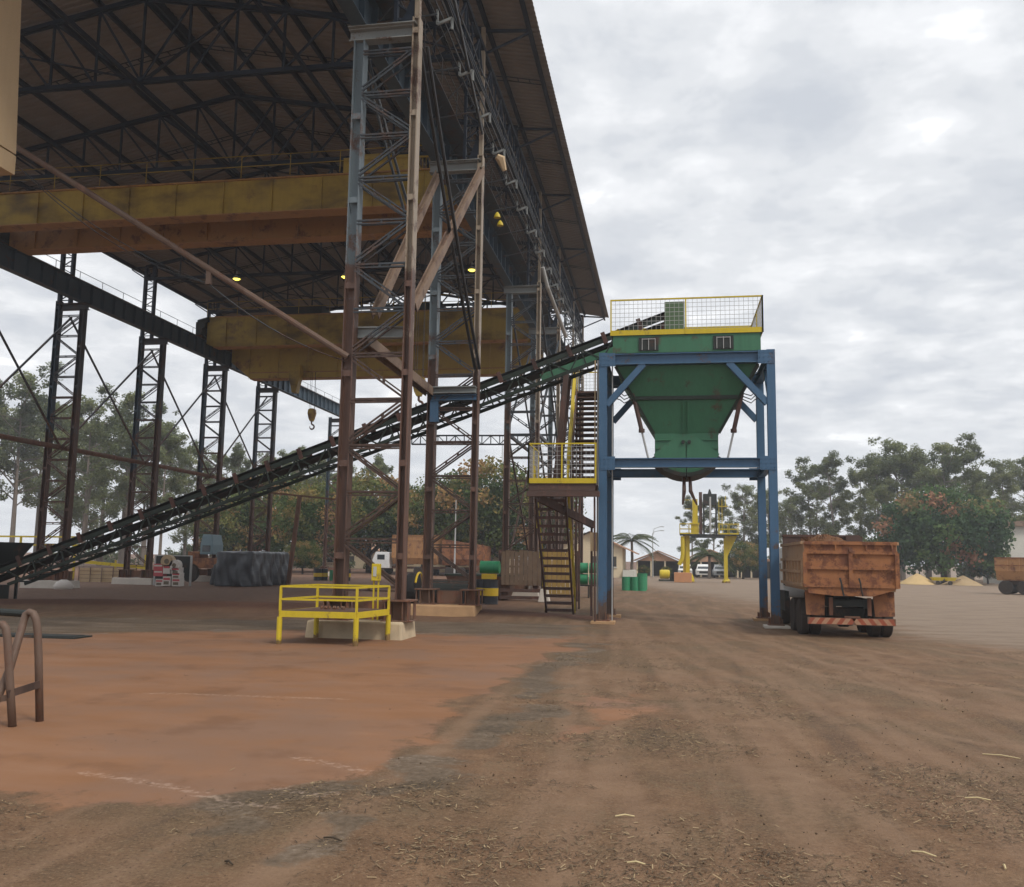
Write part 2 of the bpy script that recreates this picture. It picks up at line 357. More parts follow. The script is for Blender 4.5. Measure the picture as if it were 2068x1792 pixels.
    dirt = mix(nt, math_(nt, 'MULTIPLY', smooth(nt, grain, .54, .66), .75), dirt, (.050, .030, .016)); dirt = mix(nt, math_(nt, 'MULTIPLY', smooth(nt, grain, .45, .36), .60), dirt, (.27, .18, .105))
    dirt = mix(nt, math_(nt, 'MULTIPLY', deb, .42), dirt, ramp(nt, n_x, [(.35, (.055, .040, .024)), (.65, (.20, .150, .085))]))
    tk_ = smooth(nt, math_(nt, 'ADD', s2.outputs['Blue'], math_(nt, 'MULTIPLY', math_(nt, 'SUBTRACT', n_hi, .5), .9)), .25, .85)
    dirt = mix(nt, math_(nt, 'MULTIPLY', tk_, .7), dirt, ramp(nt, n_mid, [(.3, (.182, .106, .060)), (.7, (.235, .146, .088))]))
    # greyer compacted yard
    asp = math_(nt, 'ADD', s1.outputs['Blue'], math_(nt, 'MULTIPLY', math_(nt, 'SUBTRACT', swp, .5), .8))
    yard = ramp(nt, swp, [(.3, (.155, .108, .074)), (.5, (.210, .152, .106)), (.65, (.235, .174, .124)), (.8, (.190, .122, .076))])
    col = mix(nt, smooth(nt, asp, .25, .8), dirt, yard)
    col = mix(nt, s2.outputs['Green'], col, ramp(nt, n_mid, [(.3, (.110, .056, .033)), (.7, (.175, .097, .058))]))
    # raked berm of dark red soil
    col = mix(nt, smooth(nt, math_(nt, 'ADD', s2.outputs['Red'], math_(nt, 'MULTIPLY', math_(nt, 'SUBTRACT', n_mid, .5), .5)), .25, .7), col, ramp(nt, n_hi, [(.3, (.062, .026, .016)), (.7, (.115, .053, .031))]))
    # red clay film on the concrete apron
    wob = math_(nt, 'ADD', math_(nt, 'MULTIPLY', math_(nt, 'SUBTRACT', n_mid, .5), .75), math_(nt, 'ADD', math_(nt, 'MULTIPLY', math_(nt, 'SUBTRACT', n_hi, .5), .45), math_(nt, 'MULTIPLY', math_(nt, 'SUBTRACT', noise(nt, p, .75, 4, .6), .5), 1.0)))
    clay = ramp(nt, swp, [(.2, (.180, .082, .034)), (.45, (.215, .100, .045)), (.62, (.230, .113, .057)), (.85, (.255, .143, .083))])
    clay = mix(nt, math_(nt, 'MULTIPLY', smooth(nt, n_lo, .42, .62), .7), clay, (.180, .104, .067))
    clay = mix(nt, math_(nt, 'MULTIPLY', smooth(nt, noise(nt, p, .8, 5, .62), .52, .68), .6), clay, (.140, .066, .032))
    cf = smooth(nt, math_(nt, 'ADD', s1.outputs['Red'], math_(nt, 'MULTIPLY', wob, .9)), .40, .60)
    col = mix(nt, cf, col, clay)
    # grey damp stains and the washed concrete strip
    sf = smooth(nt, math_(nt, 'ADD', s1.outputs['Green'], math_(nt, 'MULTIPLY', wob, 1.5)), .30, .72)
    stn = ramp(nt, math_(nt, 'ADD', math_(nt, 'MULTIPLY', n_hi, .5), math_(nt, 'MULTIPLY', swp, .5)), [(.36, (.050, .035, .021)), (.46, (.090, .063, .038)), (.54, (.135, .096, .062)), (.61, (.19, .142, .100)), (.67, (.36, .29, .22))])
    col = mix(nt, math_(nt, 'MULTIPLY', sf, .88), col, stn)
    # pale scratches and dried froth
    scf = smooth(nt, math_(nt, 'ADD', s1.outputs['Blue'] if False else a1.outputs['Alpha'], math_(nt, 'MULTIPLY', math_(nt, 'SUBTRACT', n_hi, .5), 3.2)), .55, 1.1)
    col = mix(nt, math_(nt, 'MULTIPLY', scf, .38), col, (.46, .33, .25))
    spk = smooth(nt, noise(nt, scaled(nt, p, (1.2, 4.5, 1)), 3.0, 5, .75), .70, .78)
    col = mix(nt, math_(nt, 'MULTIPLY', spk, .35), col, (.42, .31, .24))
    nt.links.new(col, b.inputs['Base Color'])
    rg = math_(nt, 'SUBTRACT', .88, math_(nt, 'MULTIPLY', sf, .22)); rg = math_(nt, 'SUBTRACT', rg, math_(nt, 'MULTIPLY', cf, .18)); nt.links.new(rg, b.inputs['Roughness'])
    b.inputs['Specular IOR Level'].default_value = .3
    hgt = math_(nt, 'ADD', math_(nt, 'MULTIPLY', n_hi, .6), math_(nt, 'MULTIPLY', n_x, .4))
    hgt = math_(nt, 'MULTIPLY', hgt, math_(nt, 'SUBTRACT', 1.0, math_(nt, 'MULTIPLY', cf, .8)))
    bump(nt, b, hgt, 1.0, .035)
    me.materials.append(m)
    return o
build_ground()

def straw():
    """Cane straw and bagasse crumbs strewn over the dirt: nobody could count them."""
    n = 70000; g = np.random.default_rng(9)
    u = g.random(n*4); X = -8+g.random(n*4)*18; Y = 4.3+u**1.7*19.5
    dens = vnoise(X, Y, 1.3, 21)*.65+vnoise(X, Y, .4, 22)*.35
    cl = inside(CLAY, X, Y)
    hot = np.exp(-(np.hypot((X-2.6)/2.2, (Y-8.6)/1.6))**2)*.26+np.exp(-(np.hypot((X-.6)/2.0, (Y-11.5)/1.5))**2)*.14
    keep = (X < 999) & (dens+hot > .50+.28*g.random(n*4)**.7) & ~(cl & (g.random(n*4) < .985)) & (X < .35*Y+1.5)
    X, Y = X[keep][:n], Y[keep][:n]; n = len(X)
    Z = height(X[None], Y[None])[0]+.006
    L = .008+g.random(n)**3*.075; W = .0018+g.random(n)*.003; th = g.random(n)*math.pi; ti = (g.random(n)-.5)*.7
    d = np.stack([np.cos(th)*np.cos(ti), np.sin(th)*np.cos(ti), np.sin(ti)], -1)*L[:, None]/2; s = np.stack([-np.sin(th), np.cos(th), 0*th], -1)*W[:, None]
    c = np.stack([X, Y, Z+np.abs(np.sin(ti))*L/2], -1)
    upv = np.array([0, 0, 1.])*W[:, None]*.8
    v = np.stack([c-d-s, c+d-s, c+d+s, c-d+s, c-d*.9+upv, c+d*.9+upv], 1).reshape(-1, 3)
    b_ = np.arange(n)[:, None]*6
    q = np.concatenate([b_+np.array([0, 1, 5, 4]), b_+np.array([3, 4, 5, 2])], 0)
    me = bpy.data.meshes.new('straw_litter'); me.vertices.add(len(v)); me.vertices.foreach_set('co', v.ravel())
    me.loops.add(q.size); me.loops.foreach_set('vertex_index', q.ravel()); me.polygons.add(len(q))
    me.polygons.foreach_set('loop_start', np.arange(0, q.size, 4)); me.polygons.foreach_set('loop_total', np.full(len(q), 4)); me.update()
    t = np.repeat(g.random(n), 6); at = me.attributes.new('tint', 'FLOAT', 'POINT'); at.data.foreach_set('value', t.astype('f'))
    m, nt, b = newmat('straw'); a = nd(nt, 'ShaderNodeAttribute', {'attribute_name': 'tint'})
    nt.links.new(ramp(nt, a.outputs['Fac'], [(.0, (.035, .023, .013)), (.4, (.085, .054, .029)), (.8, (.16, .108, .058)), (1, (.33, .24, .13))]), b.inputs['Base Color'])
    b.inputs['Roughness'].default_value = .9; me.materials.append(m)
    o = bpy.data.objects.new('straw_litter', me); COL.objects.link(o)
    tag(o, 'scattered cane straw and bagasse crumbs on the brown dirt', 'litter', None, 'stuff')
straw()
def clods():
    n = 5000; g = np.random.default_rng(19); X = -9+g.random(n*3)*20; Y = 5+g.random(n*3)**1.5*20
    keep = (vnoise(X, Y, 1.7, 41)*.6+vnoise(X, Y, .5, 42)*.4 > .5+.2*g.random(n*3)) & ~(inside(CLAY, X, Y) & (g.random(n*3) < .97)); X, Y = X[keep][:n], Y[keep][:n]; n = len(X)
    r = .002+g.random(n)**5*.012; Z = height(X[None], Y[None])[0]+r*.4
    base = np.array([(1, 0, 0), (-.5, .87, 0), (-.5, -.87, 0), (0, 0, 1.1), (0, 0, -.8)]); V = base[None]*(.7+.6*g.random((n, 5, 1)))*r[:, None, None]+np.stack([X, Y, Z], -1)[:, None]
    th = g.random(n)*6.28; V = V.reshape(-1, 3); f = np.array([(0, 1, 3), (1, 2, 3), (2, 0, 3), (1, 0, 4), (2, 1, 4), (0, 2, 4)]); q = (np.arange(n)[:, None, None]*5+f).reshape(-1, 3)
    me = bpy.data.meshes.new('dirt_clods'); me.vertices.add(len(V)); me.vertices.foreach_set('co', V.ravel()); me.loops.add(q.size); me.loops.foreach_set('vertex_index', q.ravel()); me.polygons.add(len(q))
    me.polygons.foreach_set('loop_start', np.arange(0, q.size, 3)); me.polygons.foreach_set('loop_total', np.full(len(q), 3)); me.update(); me.materials.append(plain('clod_soil', (.085, .055, .034), .95, .5, 9))
    o = bpy.data.objects.new('dirt_clods', me); COL.objects.link(o); tag(o, 'small dark clods and pebbles on the dirt', 'gravel', None, 'stuff')
clods()
M['stick'] = plain('dry_cane', (.50, .40, .22), .8, .25, 20); M['stick_dark'] = plain('dark_stick', (.05, .035, .022), .8, .25, 20)
for (px, py, L, a, mt, lb) in [(1865, 1728, .17, -.55, 'stick', 'pale dry cane stick at the lower right, pointing to the corner'), (2029, 1760, .10, 1.4, 'stick', 'short pale stick beside the bottom right corner'), (2022, 1526, .36, -.45, 'stick', 'long pale cane strip at the right edge below the truck'), (1262, 1655, .15, .2, 'stick', 'yellowish cane piece on dirt below the hopper'), (1285, 1748, .12, -.1, 'stick', 'small straw coloured cane piece at the bottom centre'), (672, 1700, .16, -.3, 'stick_dark', 'dark broken stick beside the grey damp stain'), (1975, 1622, .2, -.2, 'stick', 'thin pale cane stalk on dirt at the right edge'), (462, 1747, .10, -.6, 'stick_dark', 'short dark stick at the bottom left of the yard')]:
    p = G(px, py); z = ground_z(p.x, p.y)+.012; d = Vector((math.cos(a), math.sin(a), 0))*L/2
    q = MB().path([p-d+Vector((0, 0, z)), p+Vector((0, 0, z+.012)), p+d+Vector((0, 0, z))], [.006, .007, .005], 6)
    tag(q.build('cane_stick', M[mt], None, origin=(p.x, p.y, z)), lb, 'stick', 'loose sticks on the dirt')
# ------------------------------------------------------------------ the open shed: one building of lattice columns, runway girders, trusses and roof
XRI, XRO, XLI, XLO = -8.23, -6.64, -33.46, -35.05
ZC = 16.03                                   # underside of the column heads
RIDGE, ZR, SL = -20.55, 24.45, .187
def roof_z(x): return ZR-SL*abs(x-RIDGE)
YR = [22.55, 31.2, 46.7, 55.6, 64.4, 72.0]
YL = [13.7, 22.5, 31.2, 39.2, 47.0, 55.6, 64.4, 73.6, 91.0]
YT = [16.0, 22.5, 31.3, 39.2, 46.9, 55.6, 64.2, 72.0]
Y0, Y1 = 15.0, 73.0
shed = thing('steel_shed', 'tall open sided steel shed with dark blue trusses, lattice columns and a brown gabled roof', 'shed', (-20.5, 40, 0))

def lace(mb, xa, xb, z0, z1, pitch, y, a=.055, flip=False, gap=.11):
    """One lattice face: level double angles and alternating double diagonals with batten plates."""
    n = max(1, int(round((z1-z0)/pitch))); h = (z1-z0)/n
    for k in range(n+1):
        z = z0+k*h
        mb.bar((xa, y, z), (xb, y, z), .05, a); 
        if gap: mb.bar((xa, y, z-gap), (xb, y, z-gap), .05, a*.8); mb.bar(((xa+xb)/2, y, z-gap), ((xa+xb)/2, y, z), .03, .07, (1, 0, 0))
        if k < n:
            p, q = ((xa, y, z+.06), (xb, y, z+h-.16)) if (k % 2 == 0) != flip else ((xb, y, z+.06), (xa, y, z+h-.16))
            mb.bar(p, q, .05, a)
            if gap:
                p2, q2 = (p[0], y, p[2]+.11), (q[0], y, q[2]+.11); mb.bar(p2, q2, .05, a*.8)
                for t in (.35, .65):
                    m_ = [p[i]+(q[i]-p[i])*t for i in range(3)]; mb.bar(m_, (m_[0], m_[1], m_[2]+.11), .03, .07, (1, 0, 0))
def leg_mesh(x, z0, z1, wx=.30, dy=.34):
    mb = MB()
    for sx in (-1, 1): mb.bb(x+sx*(wx/2-.015)-.015, x+sx*(wx/2-.015)+.015, -dy/2, dy/2, z0, z1)      # flanges
    mb.bb(x-wx/2+.03, x+wx/2-.03, -.012, .012, z0, z1)                                                # web
    z = z0+1.0
    while z < z1:                                                                                      # batten plates
        for sy in (-1, 1): mb.bb(x-wx/2+.03, x+wx/2-.03, sy*dy/2*.86-.008, sy*dy/2*.86+.008, z, z+.16)
        z += 2.36
    return mb
def column_meshes(side):
    xi, xo = (XRI, XRO) if side == 'r' else (XLI, XLO)
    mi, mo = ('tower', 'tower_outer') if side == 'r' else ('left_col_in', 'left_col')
    out = {}
    z0 = .95
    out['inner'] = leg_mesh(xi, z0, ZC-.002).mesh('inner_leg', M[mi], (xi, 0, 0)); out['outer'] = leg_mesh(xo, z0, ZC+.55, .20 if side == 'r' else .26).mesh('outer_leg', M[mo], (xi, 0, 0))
    mb = MB()
    s = 1 if xo > xi else -1
    lace(mb, xi+s*.12, xo-s*.10, z0+.30, ZC-.35, 1.235, -.15, .05, side == 'r', .09); lace(mb, xi+s*.12, xo-s*.10, z0+.30, ZC-.35, 1.235, .15, .045, side == 'r', 0)
    out['lacing'] = mb.mesh('lacing', M['lacing'] if side == 'r' else M['left_col_in'], (xi, 0, 0))
    mb = MB(); e = s*.45
    mb.ibeam((xi-e*.7, 0, ZC+.17), (xo-s*.1, 0, ZC+.17), .30, .34); mb.bb(min(xi-e*.7, xo), max(xi-e*.7, xo), -.26, .26, ZC+.342, ZC+.37)
    out['cap_beam'] = mb.mesh('cap_beam', M['grey_beam'] if side == 'r' else M['left_col_in'], (xi, 0, 0))
    mb = MB(); top = roof_z(xo)-.25
    if side == 'r':
        mb.bb(xo-.66, xo-.56, -.09, .09, ZC+.40, top)
        lace(mb, xo-.56, xo-.07, ZC+.6, top-.3, .55, 0, .05, True, 0)
        mb.prism([(xo-.5, -.012, ZC+.40), (xo-.09, -.012, ZC+.40), (xo-.09, -.012, ZC+1.5)], (0, .024, 0))
    else:
        mb.bb(xo-.09, xo+.09, -.12, .12, ZC+.55, top); mb.bb(xo+.62, xo+.78, -.12, .12, ZC+.40, top)
        lace(mb, xo+.09, xo+.62, ZC+.6, top-.2, .52, 0, .05, False, 0)
    out['upper_column'] = mb.mesh('upper_column', M['blue_dark'], (xi, 0, 0))
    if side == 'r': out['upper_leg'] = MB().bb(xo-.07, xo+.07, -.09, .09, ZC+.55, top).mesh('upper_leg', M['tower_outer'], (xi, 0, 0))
    mb = MB(); base = .42
    for x in (xi, xo):
        mb.bb(x-.36, x+.36, -.38, .38, z0-.04, z0); mb.bb(x-.38, x+.38, -.40, .40, base, base+.03)
        for dx in (-.3, -.16, .16, .3):
            for sy in (-1, 1): mb.bb(x+dx-.012, x+dx+.012, sy*.17, sy*.36, base+.03, z0-.04)
        mb.bb(x-.14, x+.14, -.17, .17, base+.03, z0-.04)
        for dx in (-.3, .3):
            for sy in (-.3, .3): mb.tube((x+dx, sy, base+.03), (x+dx, sy, base+.16), .02, 6)
    mb.bb(min(xi, xo)+.38, max(xi, xo)-.38, -.04, .04, base+.02, z0-.06)
    out['base_plate'] = mb.mesh('base_plate', M['rust'], (xi, 0, 0))
    return out, xi
cm = {s: column_meshes(s) for s in 'rl'}
for s, ys in (('r', YR), ('l', YL)):
    for y in ys:
        ms, xi = cm[s]
        c = part('lattice_column', shed, (xi, y, 0))
        if s == 'r': put('upper_leg', ms['upper_leg'], c)
        for nm, k in (('leg', 'inner'), ('leg', 'outer'), ('lacing', 'lacing'), ('cap_beam', 'cap_beam'), ('upper_column', 'upper_column'), ('base_plate', 'base_plate')):
            if k == 'upper_column' and y > 80: continue
            put(nm, ms[k], c)
# concrete footings: each its own block that the column stands on
foot = {}
def footing(x0, x1, y, h, mat, label, d=.62):
    mb = MB(); cx = (x0+x1)/2
    t = .05
    lo = [(x0-t, y-d-t, -.15), (x1+t, y-d-t, -.15), (x1+t, y+d+t, -.15), (x0-t, y+d+t, -.15)]; hi = [(x0, y-d, h), (x1, y-d, h), (x1, y+d, h), (x0, y+d, h)]
    mb.loft([lo, hi]); o = mb.build('concrete_footing', M[mat], None, origin=(cx, y, 0), bevel=.05)
    return tag(o, label, 'concrete block', 'footings of the shed columns')
fr = ['long cream concrete block under the nearest rusty column, beside the yellow platform', 'orange dusted concrete block under the second rusty column', 'concrete block under the third right hand column, by the plank fence', 'concrete block under the fourth right hand column', 'concrete block under the fifth right hand column', 'concrete block under the farthest right hand column']
for i, y in enumerate(YR): footing(-8.85, -6.42, y, .42, 'concrete' if i == 0 else ('concrete_dusty' if i == 1 else 'concrete_white'), fr[i])
fl = ['', '', '', '', 'pale block under the leftmost far column, behind the low end of the conveyor', 'long whitish block under the second far column, left of the printed boxes', 'whitish block under the third far column, left of the tarpaulin stack', 'block under the fourth far column behind the tarpaulin stack', 'block under the outlying column beyond the roof']
for i, y in enumerate(YL):
    if i >= 4: footing(-35.65, -32.85, y, .42, 'concrete_white', fl[i])

# runway girders with stiffeners and rail
for nm, x, ya, yb, lit in (('r', XRI, 12, 74.0, 1), ('l', XLI, 12, 93.0, 0)):
    g = part('runway_girder', shed, (x, 40, 0)); zb, zt = ZC+.372, ZC+1.55
    mb = MB(); mb.ibeam((x, ya, (zb+zt)/2), (x, yb, (zb+zt)/2), .42, zt-zb, t=.04)
    y = ya+.3
    while y < yb:
        for sx in (-1, 1): mb.bb(x+sx*.012, x+sx*.19, y-.012, y+.012, zb+.038, zt-.038)
        y += 1.1
    put('girder_beam', mb.mesh('girder_beam', M['runway'], ORIG[g.name]), g)
    mb = MB(); mb.bb(x-.04, x+.04, ya, yb, zt+.002, zt+.12); put('rail', mb.mesh('rail', M['rust'], ORIG[g.name]), g)
    mb = MB(); s = 1 if nm == 'r' else -1
    for zz_ in (.55, 1.0): mb.tube((x+s*.9, ya, zt+zz_), (x+s*.9, yb, zt+zz_), .018, 6)
    y = ya+.5
    while y < yb: mb.tube((x+s*.9, y, zt-.1), (x+s*.9, y, zt+1.0), .018, 5); y += 2.2
    mb.bb(x+s*.25, x+s*.95, ya, yb, zt-.12, zt-.08)
    put('walkway_rail', mb.mesh('walkway_rail', M['lacing'], ORIG[g.name]), g)

# roof sheets: real corrugation running down the slope
def sheet(xa, xb, dz):
    p = .30; n = int((Y1-Y0)/p); ys, zs = [], []
    for k in range(n):
        for t, h in ((0, 0), (.42, 0), (.5, 1), (.92, 1)): ys.append(Y0+(k+t)*p); zs.append(h*.045)
    X = np.linspace(xa, xb, 3); vs = [(x, y, roof_z(x)+dz+z) for x in X for y, z in zip(ys, zs)]; m = len(ys)
    return vs, [(i*m+k, i*m+k+1, (i+1)*m+k+1, (i+1)*m+k) for i in range(2) for k in range(m-1)]
for xa, xb in ((RIDGE, -4.6), (RIDGE, -36.5)):
    vs, fs = sheet(xa, xb, .10); o = MB().add(vs, fs).build('roof_sheet', M['roofsheet'], shed)
    sm = o.modifiers.new('thickness', 'SOLIDIFY'); sm.thickness = .008
mb = MB(); mb.prism([(RIDGE-.5, Y0, roof_z(RIDGE-.5)+.165), (RIDGE, Y0, ZR+.17), (RIDGE+.5, Y0, roof_z(RIDGE+.5)+.165), (RIDGE, Y0, ZR+.20)], (0, Y1-Y0, 0)); mb.build('ridge_cap', M['rooftop'], shed)
# purlins
PX = [RIDGE+s*(2.0*k) for k in range(0, 8) for s in ((1, -1) if k else (1,))]+[-4.95, -36.15]
for x in PX:
    z = roof_z(x); mb = MB(); big = abs(x-RIDGE) < .1
    h = .42 if big else .24
    if big:
        mb.bar((x-.16, Y0+.1, z-.12), (x-.16, Y1-.1, z-.12), .09, h); mb.bar((x+.16, Y0+.1, z-.12), (x+.16, Y1-.1, z-.12), .09, h)
    else: mb.ibeam((x, Y0+.1, z+.10-h/2), (x, Y1-.1, z+.10-h/2), .13, h, t=.02)
    mb.build('purlin', M['blue_dark'], shed)
xs = sorted(PX)
for i in range(len(YT)-1):
    mb = MB(); ym = (YT[i]+YT[i+1])/2
    for a, b_ in zip(xs[:-1], xs[1:]):
        for dy in (-.16, .16): mb.bar((a+.08, ym+dy, roof_z(a)-.02), (b_-.08, ym+dy, roof_z(b_)-.02), .03, .03)
        for t in (.35, .65):
            x = a+(b_-a)*t; mb.bar((x, ym-.16, roof_z(x)-.02), (x, ym+.16, roof_z(x)-.02), .03, .05)
    mb.build('sag_rod', M['blue_dark'], shed)
# trusses
for y in YT:
    t = part('roof_truss', shed, (RIDGE, y, 0)); zb = 20.6
    mb = MB()
    for xa, xb in ((-35.05, RIDGE), (RIDGE, -6.64)):
        for dy in (-.08, .08): mb.bar((xa, y+dy, roof_z(xa)-.28), (xb, y+dy, roof_z(xb)-.28), .07, .17)
    put('top_chord', mb.mesh('top_chord', M['blue_dark'], ORIG[t.name]), t)
    mb = MB()
    for dy in (-.08, .08): mb.bar((-35.05, y+dy, zb), (-6.64, y+dy, zb), .07, .17)
    put('bottom_chord', mb.mesh('bottom_chord', M['blue_dark'], ORIG[t.name]), t)
    mb = MB(); nodes = [x for x in xs if -34.8 < x < -6.7]; nodes = [-35.0]+nodes+[-6.7]
    for i, x in enumerate(nodes): mb.bar((x, y, zb), (x, y, roof_z(x)-.28), .07, .10, (1, 0, 0))
    for a, b_ in zip(nodes[:-1], nodes[1:]):
        if (a+b_)/2 < RIDGE: mb.bar((a, y, roof_z(a)-.3), (b_, y, zb), .06, .09)
        else: mb.bar((b_, y, roof_z(b_)-.3), (a, y, zb), .06, .09)
    for s_ in (-1, 1):                          # long secondary diagonals seen around the ridge
        mb.bar((RIDGE, y+.1, zb), (RIDGE+s_*4, y+.1, roof_z(RIDGE+4)-.3), .06, .08)
    put('web_members', mb.mesh('web_members', M['blue_dark'], ORIG[t.name]), t)
    for xo, xe in ((-6.64, -4.95), (-35.05, -36.15)):
        mb = MB(); mb.bar((xo, y, roof_z(xo)-.30), (xe, y, roof_z(xe)-.12), .09, .10); mb.bar((xo, y, 20.62), (xe, y, roof_z(xe)-.22), .07, .08)
        put('eave_bracket', mb.mesh('eave_bracket', M['blue_dark'], ORIG[t.name]), t)
# longitudinal lattice beams along both column rows and bracing in the roof plane
for x in (XRO,):
    mb = MB()
    for z in (20.75, 19.15): mb.bar((x, Y0, z), (x, Y1-1, z), .16, .18)
    y = Y0; k = 0
    while y < Y1-2: mb.bar((x, y, 19.2 if k % 2 else 20.7), (x, y+1.1, 20.7 if k % 2 else 19.2), .07, .08); mb.bar((x, y, 19.2), (x, y, 20.7), .06, .06, (1, 0, 0)); y += 1.1; k += 1
    mb.build('eave_girder', M['blue_dark'], shed)
mb = MB()
for i in range(1, len(YT)-1, 2):
    for xa, xb in ((-34.5, RIDGE), (RIDGE, -7)):
        mb.bar((xa, YT[i], 20.66), (xb, YT[i+1], 20.66), .06, .06); mb.bar((xb, YT[i], 20.60), (xa, YT[i+1], 20.60), .06, .06)
for x in (-27.5, RIDGE, -13.5): mb.bar((x, YT[0], 20.45), (x, YT[-1], 20.45), .12, .16)
mb.build('wind_bracing', M['blue_dark'], shed)

# far row: cross rods, service pipe; near row: rusty portal braces, lower head beam
mb = MB()
for a, b_ in zip(YL[3:7], YL[4:8]):
    mb.bar((-34.3, a, 15.6), (-34.3, b_, 8.0), .09, .09); mb.bar((-34.2, a, 8.0), (-34.2, b_, 15.6), .09, .09)
mb.build('cross_brace', M['left_col_in'], shed)
mb = MB(); mb.path([(-34.25, 30, 7.95), (-34.25, 56, 7.95), (-34.25, 74, 7.85)], .14, 10); mb.build('service_pipe', M['rust'], shed)
for ya, yb in zip(YR[2:5], YR[3:6]):
    for x in (XRI, XRO):
        mb = MB()
        for z0, z1 in ((1.2, 8.4), (8.6, 15.6)): mb.bar((x, ya, z0), (x, yb, z1), .09, .09); mb.bar((x+.06, ya, z1), (x+.06, yb, z0), .09, .09)
        mb.bar((x, ya, 8.5), (x, yb, 8.5), .14, .16); mb.build('cross_brace', M['lacing'], shed)
def brace(p, q, w=.26, h=.20, mat='brace_rust', nm='brace'):
    mb = MB(); mb.ibeam(p, q, w, h, (1, 0, 0), .03); mb.build(nm, M[mat], shed)
brace(A(886, 350, 31.0), A(757, 636, 22.9)); brace(A(973, 343, 31.0), A(834, 622, 22.9))
brace(A(735, 686, 22.8), A(868, 792, 31.0), .30, .30)
mb = MB(); p, q = A(722, 673, 22.8), A(822, 672, 22.8); mb.ibeam(p, q, .2, .3); mb.build('brace', M['grey_beam'], shed)
p, q = A(862, 790, 31.0), A(962, 788, 31.0); mb = MB(); mb.ibeam(p, q, .40, .24); mb.build('brace', M['grey_beam'], shed)
p, q = A(872, 805, 31.05), A(962, 803, 31.05); mb = MB(); mb.ibeam(p, q, .3, .2); mb.bar(p+Vector((.12, 0, -.1)), p+Vector((.12, 0, -.85)), .22, .3, (1, 0, 0)); mb.build('brace', M['hop_blue'], shed)
# festoon and conductor lines along the near row with pale Z brackets
mb = MB()
for dx, z in ((.0, 17.6), (.05, 17.9), (.10, 18.2), (.14, 18.5), (.28, 17.75), (.30, 18.75), (.42, 18.05)):
    pts = [(XRO+.10+dx, y, z+.05*math.sin(y*2.1+z)) for y in np.arange(13, 73, 1.45)]; mb.path(pts, .028, 5)
mb.build('conductor_lines', M['cable'], shed)
for y in np.arange(15.5, 72, 2.9):
    mb = MB(); x = XRO+.10
    mb.bar((x, y, 17.45), (x+.45, y, 17.6), .06, .08); mb.bar((x, y, 17.45), (x, y, 17.9), .06, .06, (1, 0, 0)); mb.bar((x+.45, y, 17.6), (x+.45, y, 17.25), .06, .06, (1, 0, 0))
    mb.build('line_bracket', M['grey_beam'], shed)
for y in np.arange(14.5, 72, 2.9):          # light rods tying the festoon to the girder
    mb = MB(); mb.tube((XRI+.2, y, 17.0), (XRO+.2, y+.6, 17.5), .03, 5); mb.tube((XRI+.2, y, 17.0), (XRO+.1, y, 18.6), .02, 5)
    mb.build('festoon_tie', M['lacing'], shed)
# diagonal black supply cables
def cable(pts, r, nm='supply_cable'): 
    mb = MB(); mb.path(pts, r, 8); mb.build(nm, M['cable'], shed)
for o in (0, .16):
    p0, p1 = A(848+o*20, 95, 22.7), A(959, 745, 30.9); cable([p0.lerp(p1, t)+Vector((o, 0, -.25*math.sin(math.pi*t))) for t in np.linspace(0, 1, 12)], .055)
p0, p1 = A(915, -10, 23.4), A(974, 270, 31.0); cable([p0.lerp(p1, t) for t in np.linspace(0, 1, 8)], .05)
for o in (0, .12):
    p0, p1 = A(735+o*10, 120, 23.2), A(818+o*20, 432, 22.8); cable([p0.lerp(p1, t)+Vector((o, 0, -.12*math.sin(math.pi*t))) for t in np.linspace(0, 1, 10)], .04)
# galvanised spout leaning against the fourth column, pale cladding scrap
mb = MB(); mb.path([A(1096, 540, 46.4), A(1106, 580, 47), A(1143, 680, 52)], .11, 8); mb.build('rain_pipe', M['galv'], shed)
mb = MB(); mb.path([A(1003, 316, 31.0), A(1012, 322, 31.1), A(1019, 345, 31.2)], [.10, .17, .08], 6); mb.build('lamp_shade', M['tan'], shed)
for px, py, y in ((1004, 440, 34), (1010, 456, 36)): mb = MB(); mb.lathe([(.04, .22), (.11, .11), (.14, 0)], A(px, py, y), 10); mb.build('warning_horn', M['yellow'], shed)
# narrow truss bridge far behind, along the rear of the shed
mb = MB(); yb = 62.0; p, q = A(832, 880, yb), A(1082, 880, yb); lo = Vector((0, 0, -.62))
mb.bar(p, q, .12, .10); mb.bar(p+lo, q+lo, .12, .10); n = 14
for k in range(n+1):
    a = p.lerp(q, k/n); mb.bar(a, a+lo, .06, .06, (1, 0, 0))
    if k < n: b_ = p.lerp(q, (k+1)/n); mb.bar(a if k % 2 else a+lo, b_+lo if k % 2 else b_, .05, .05)
mb.build('truss_bridge', M['lacing'], shed)

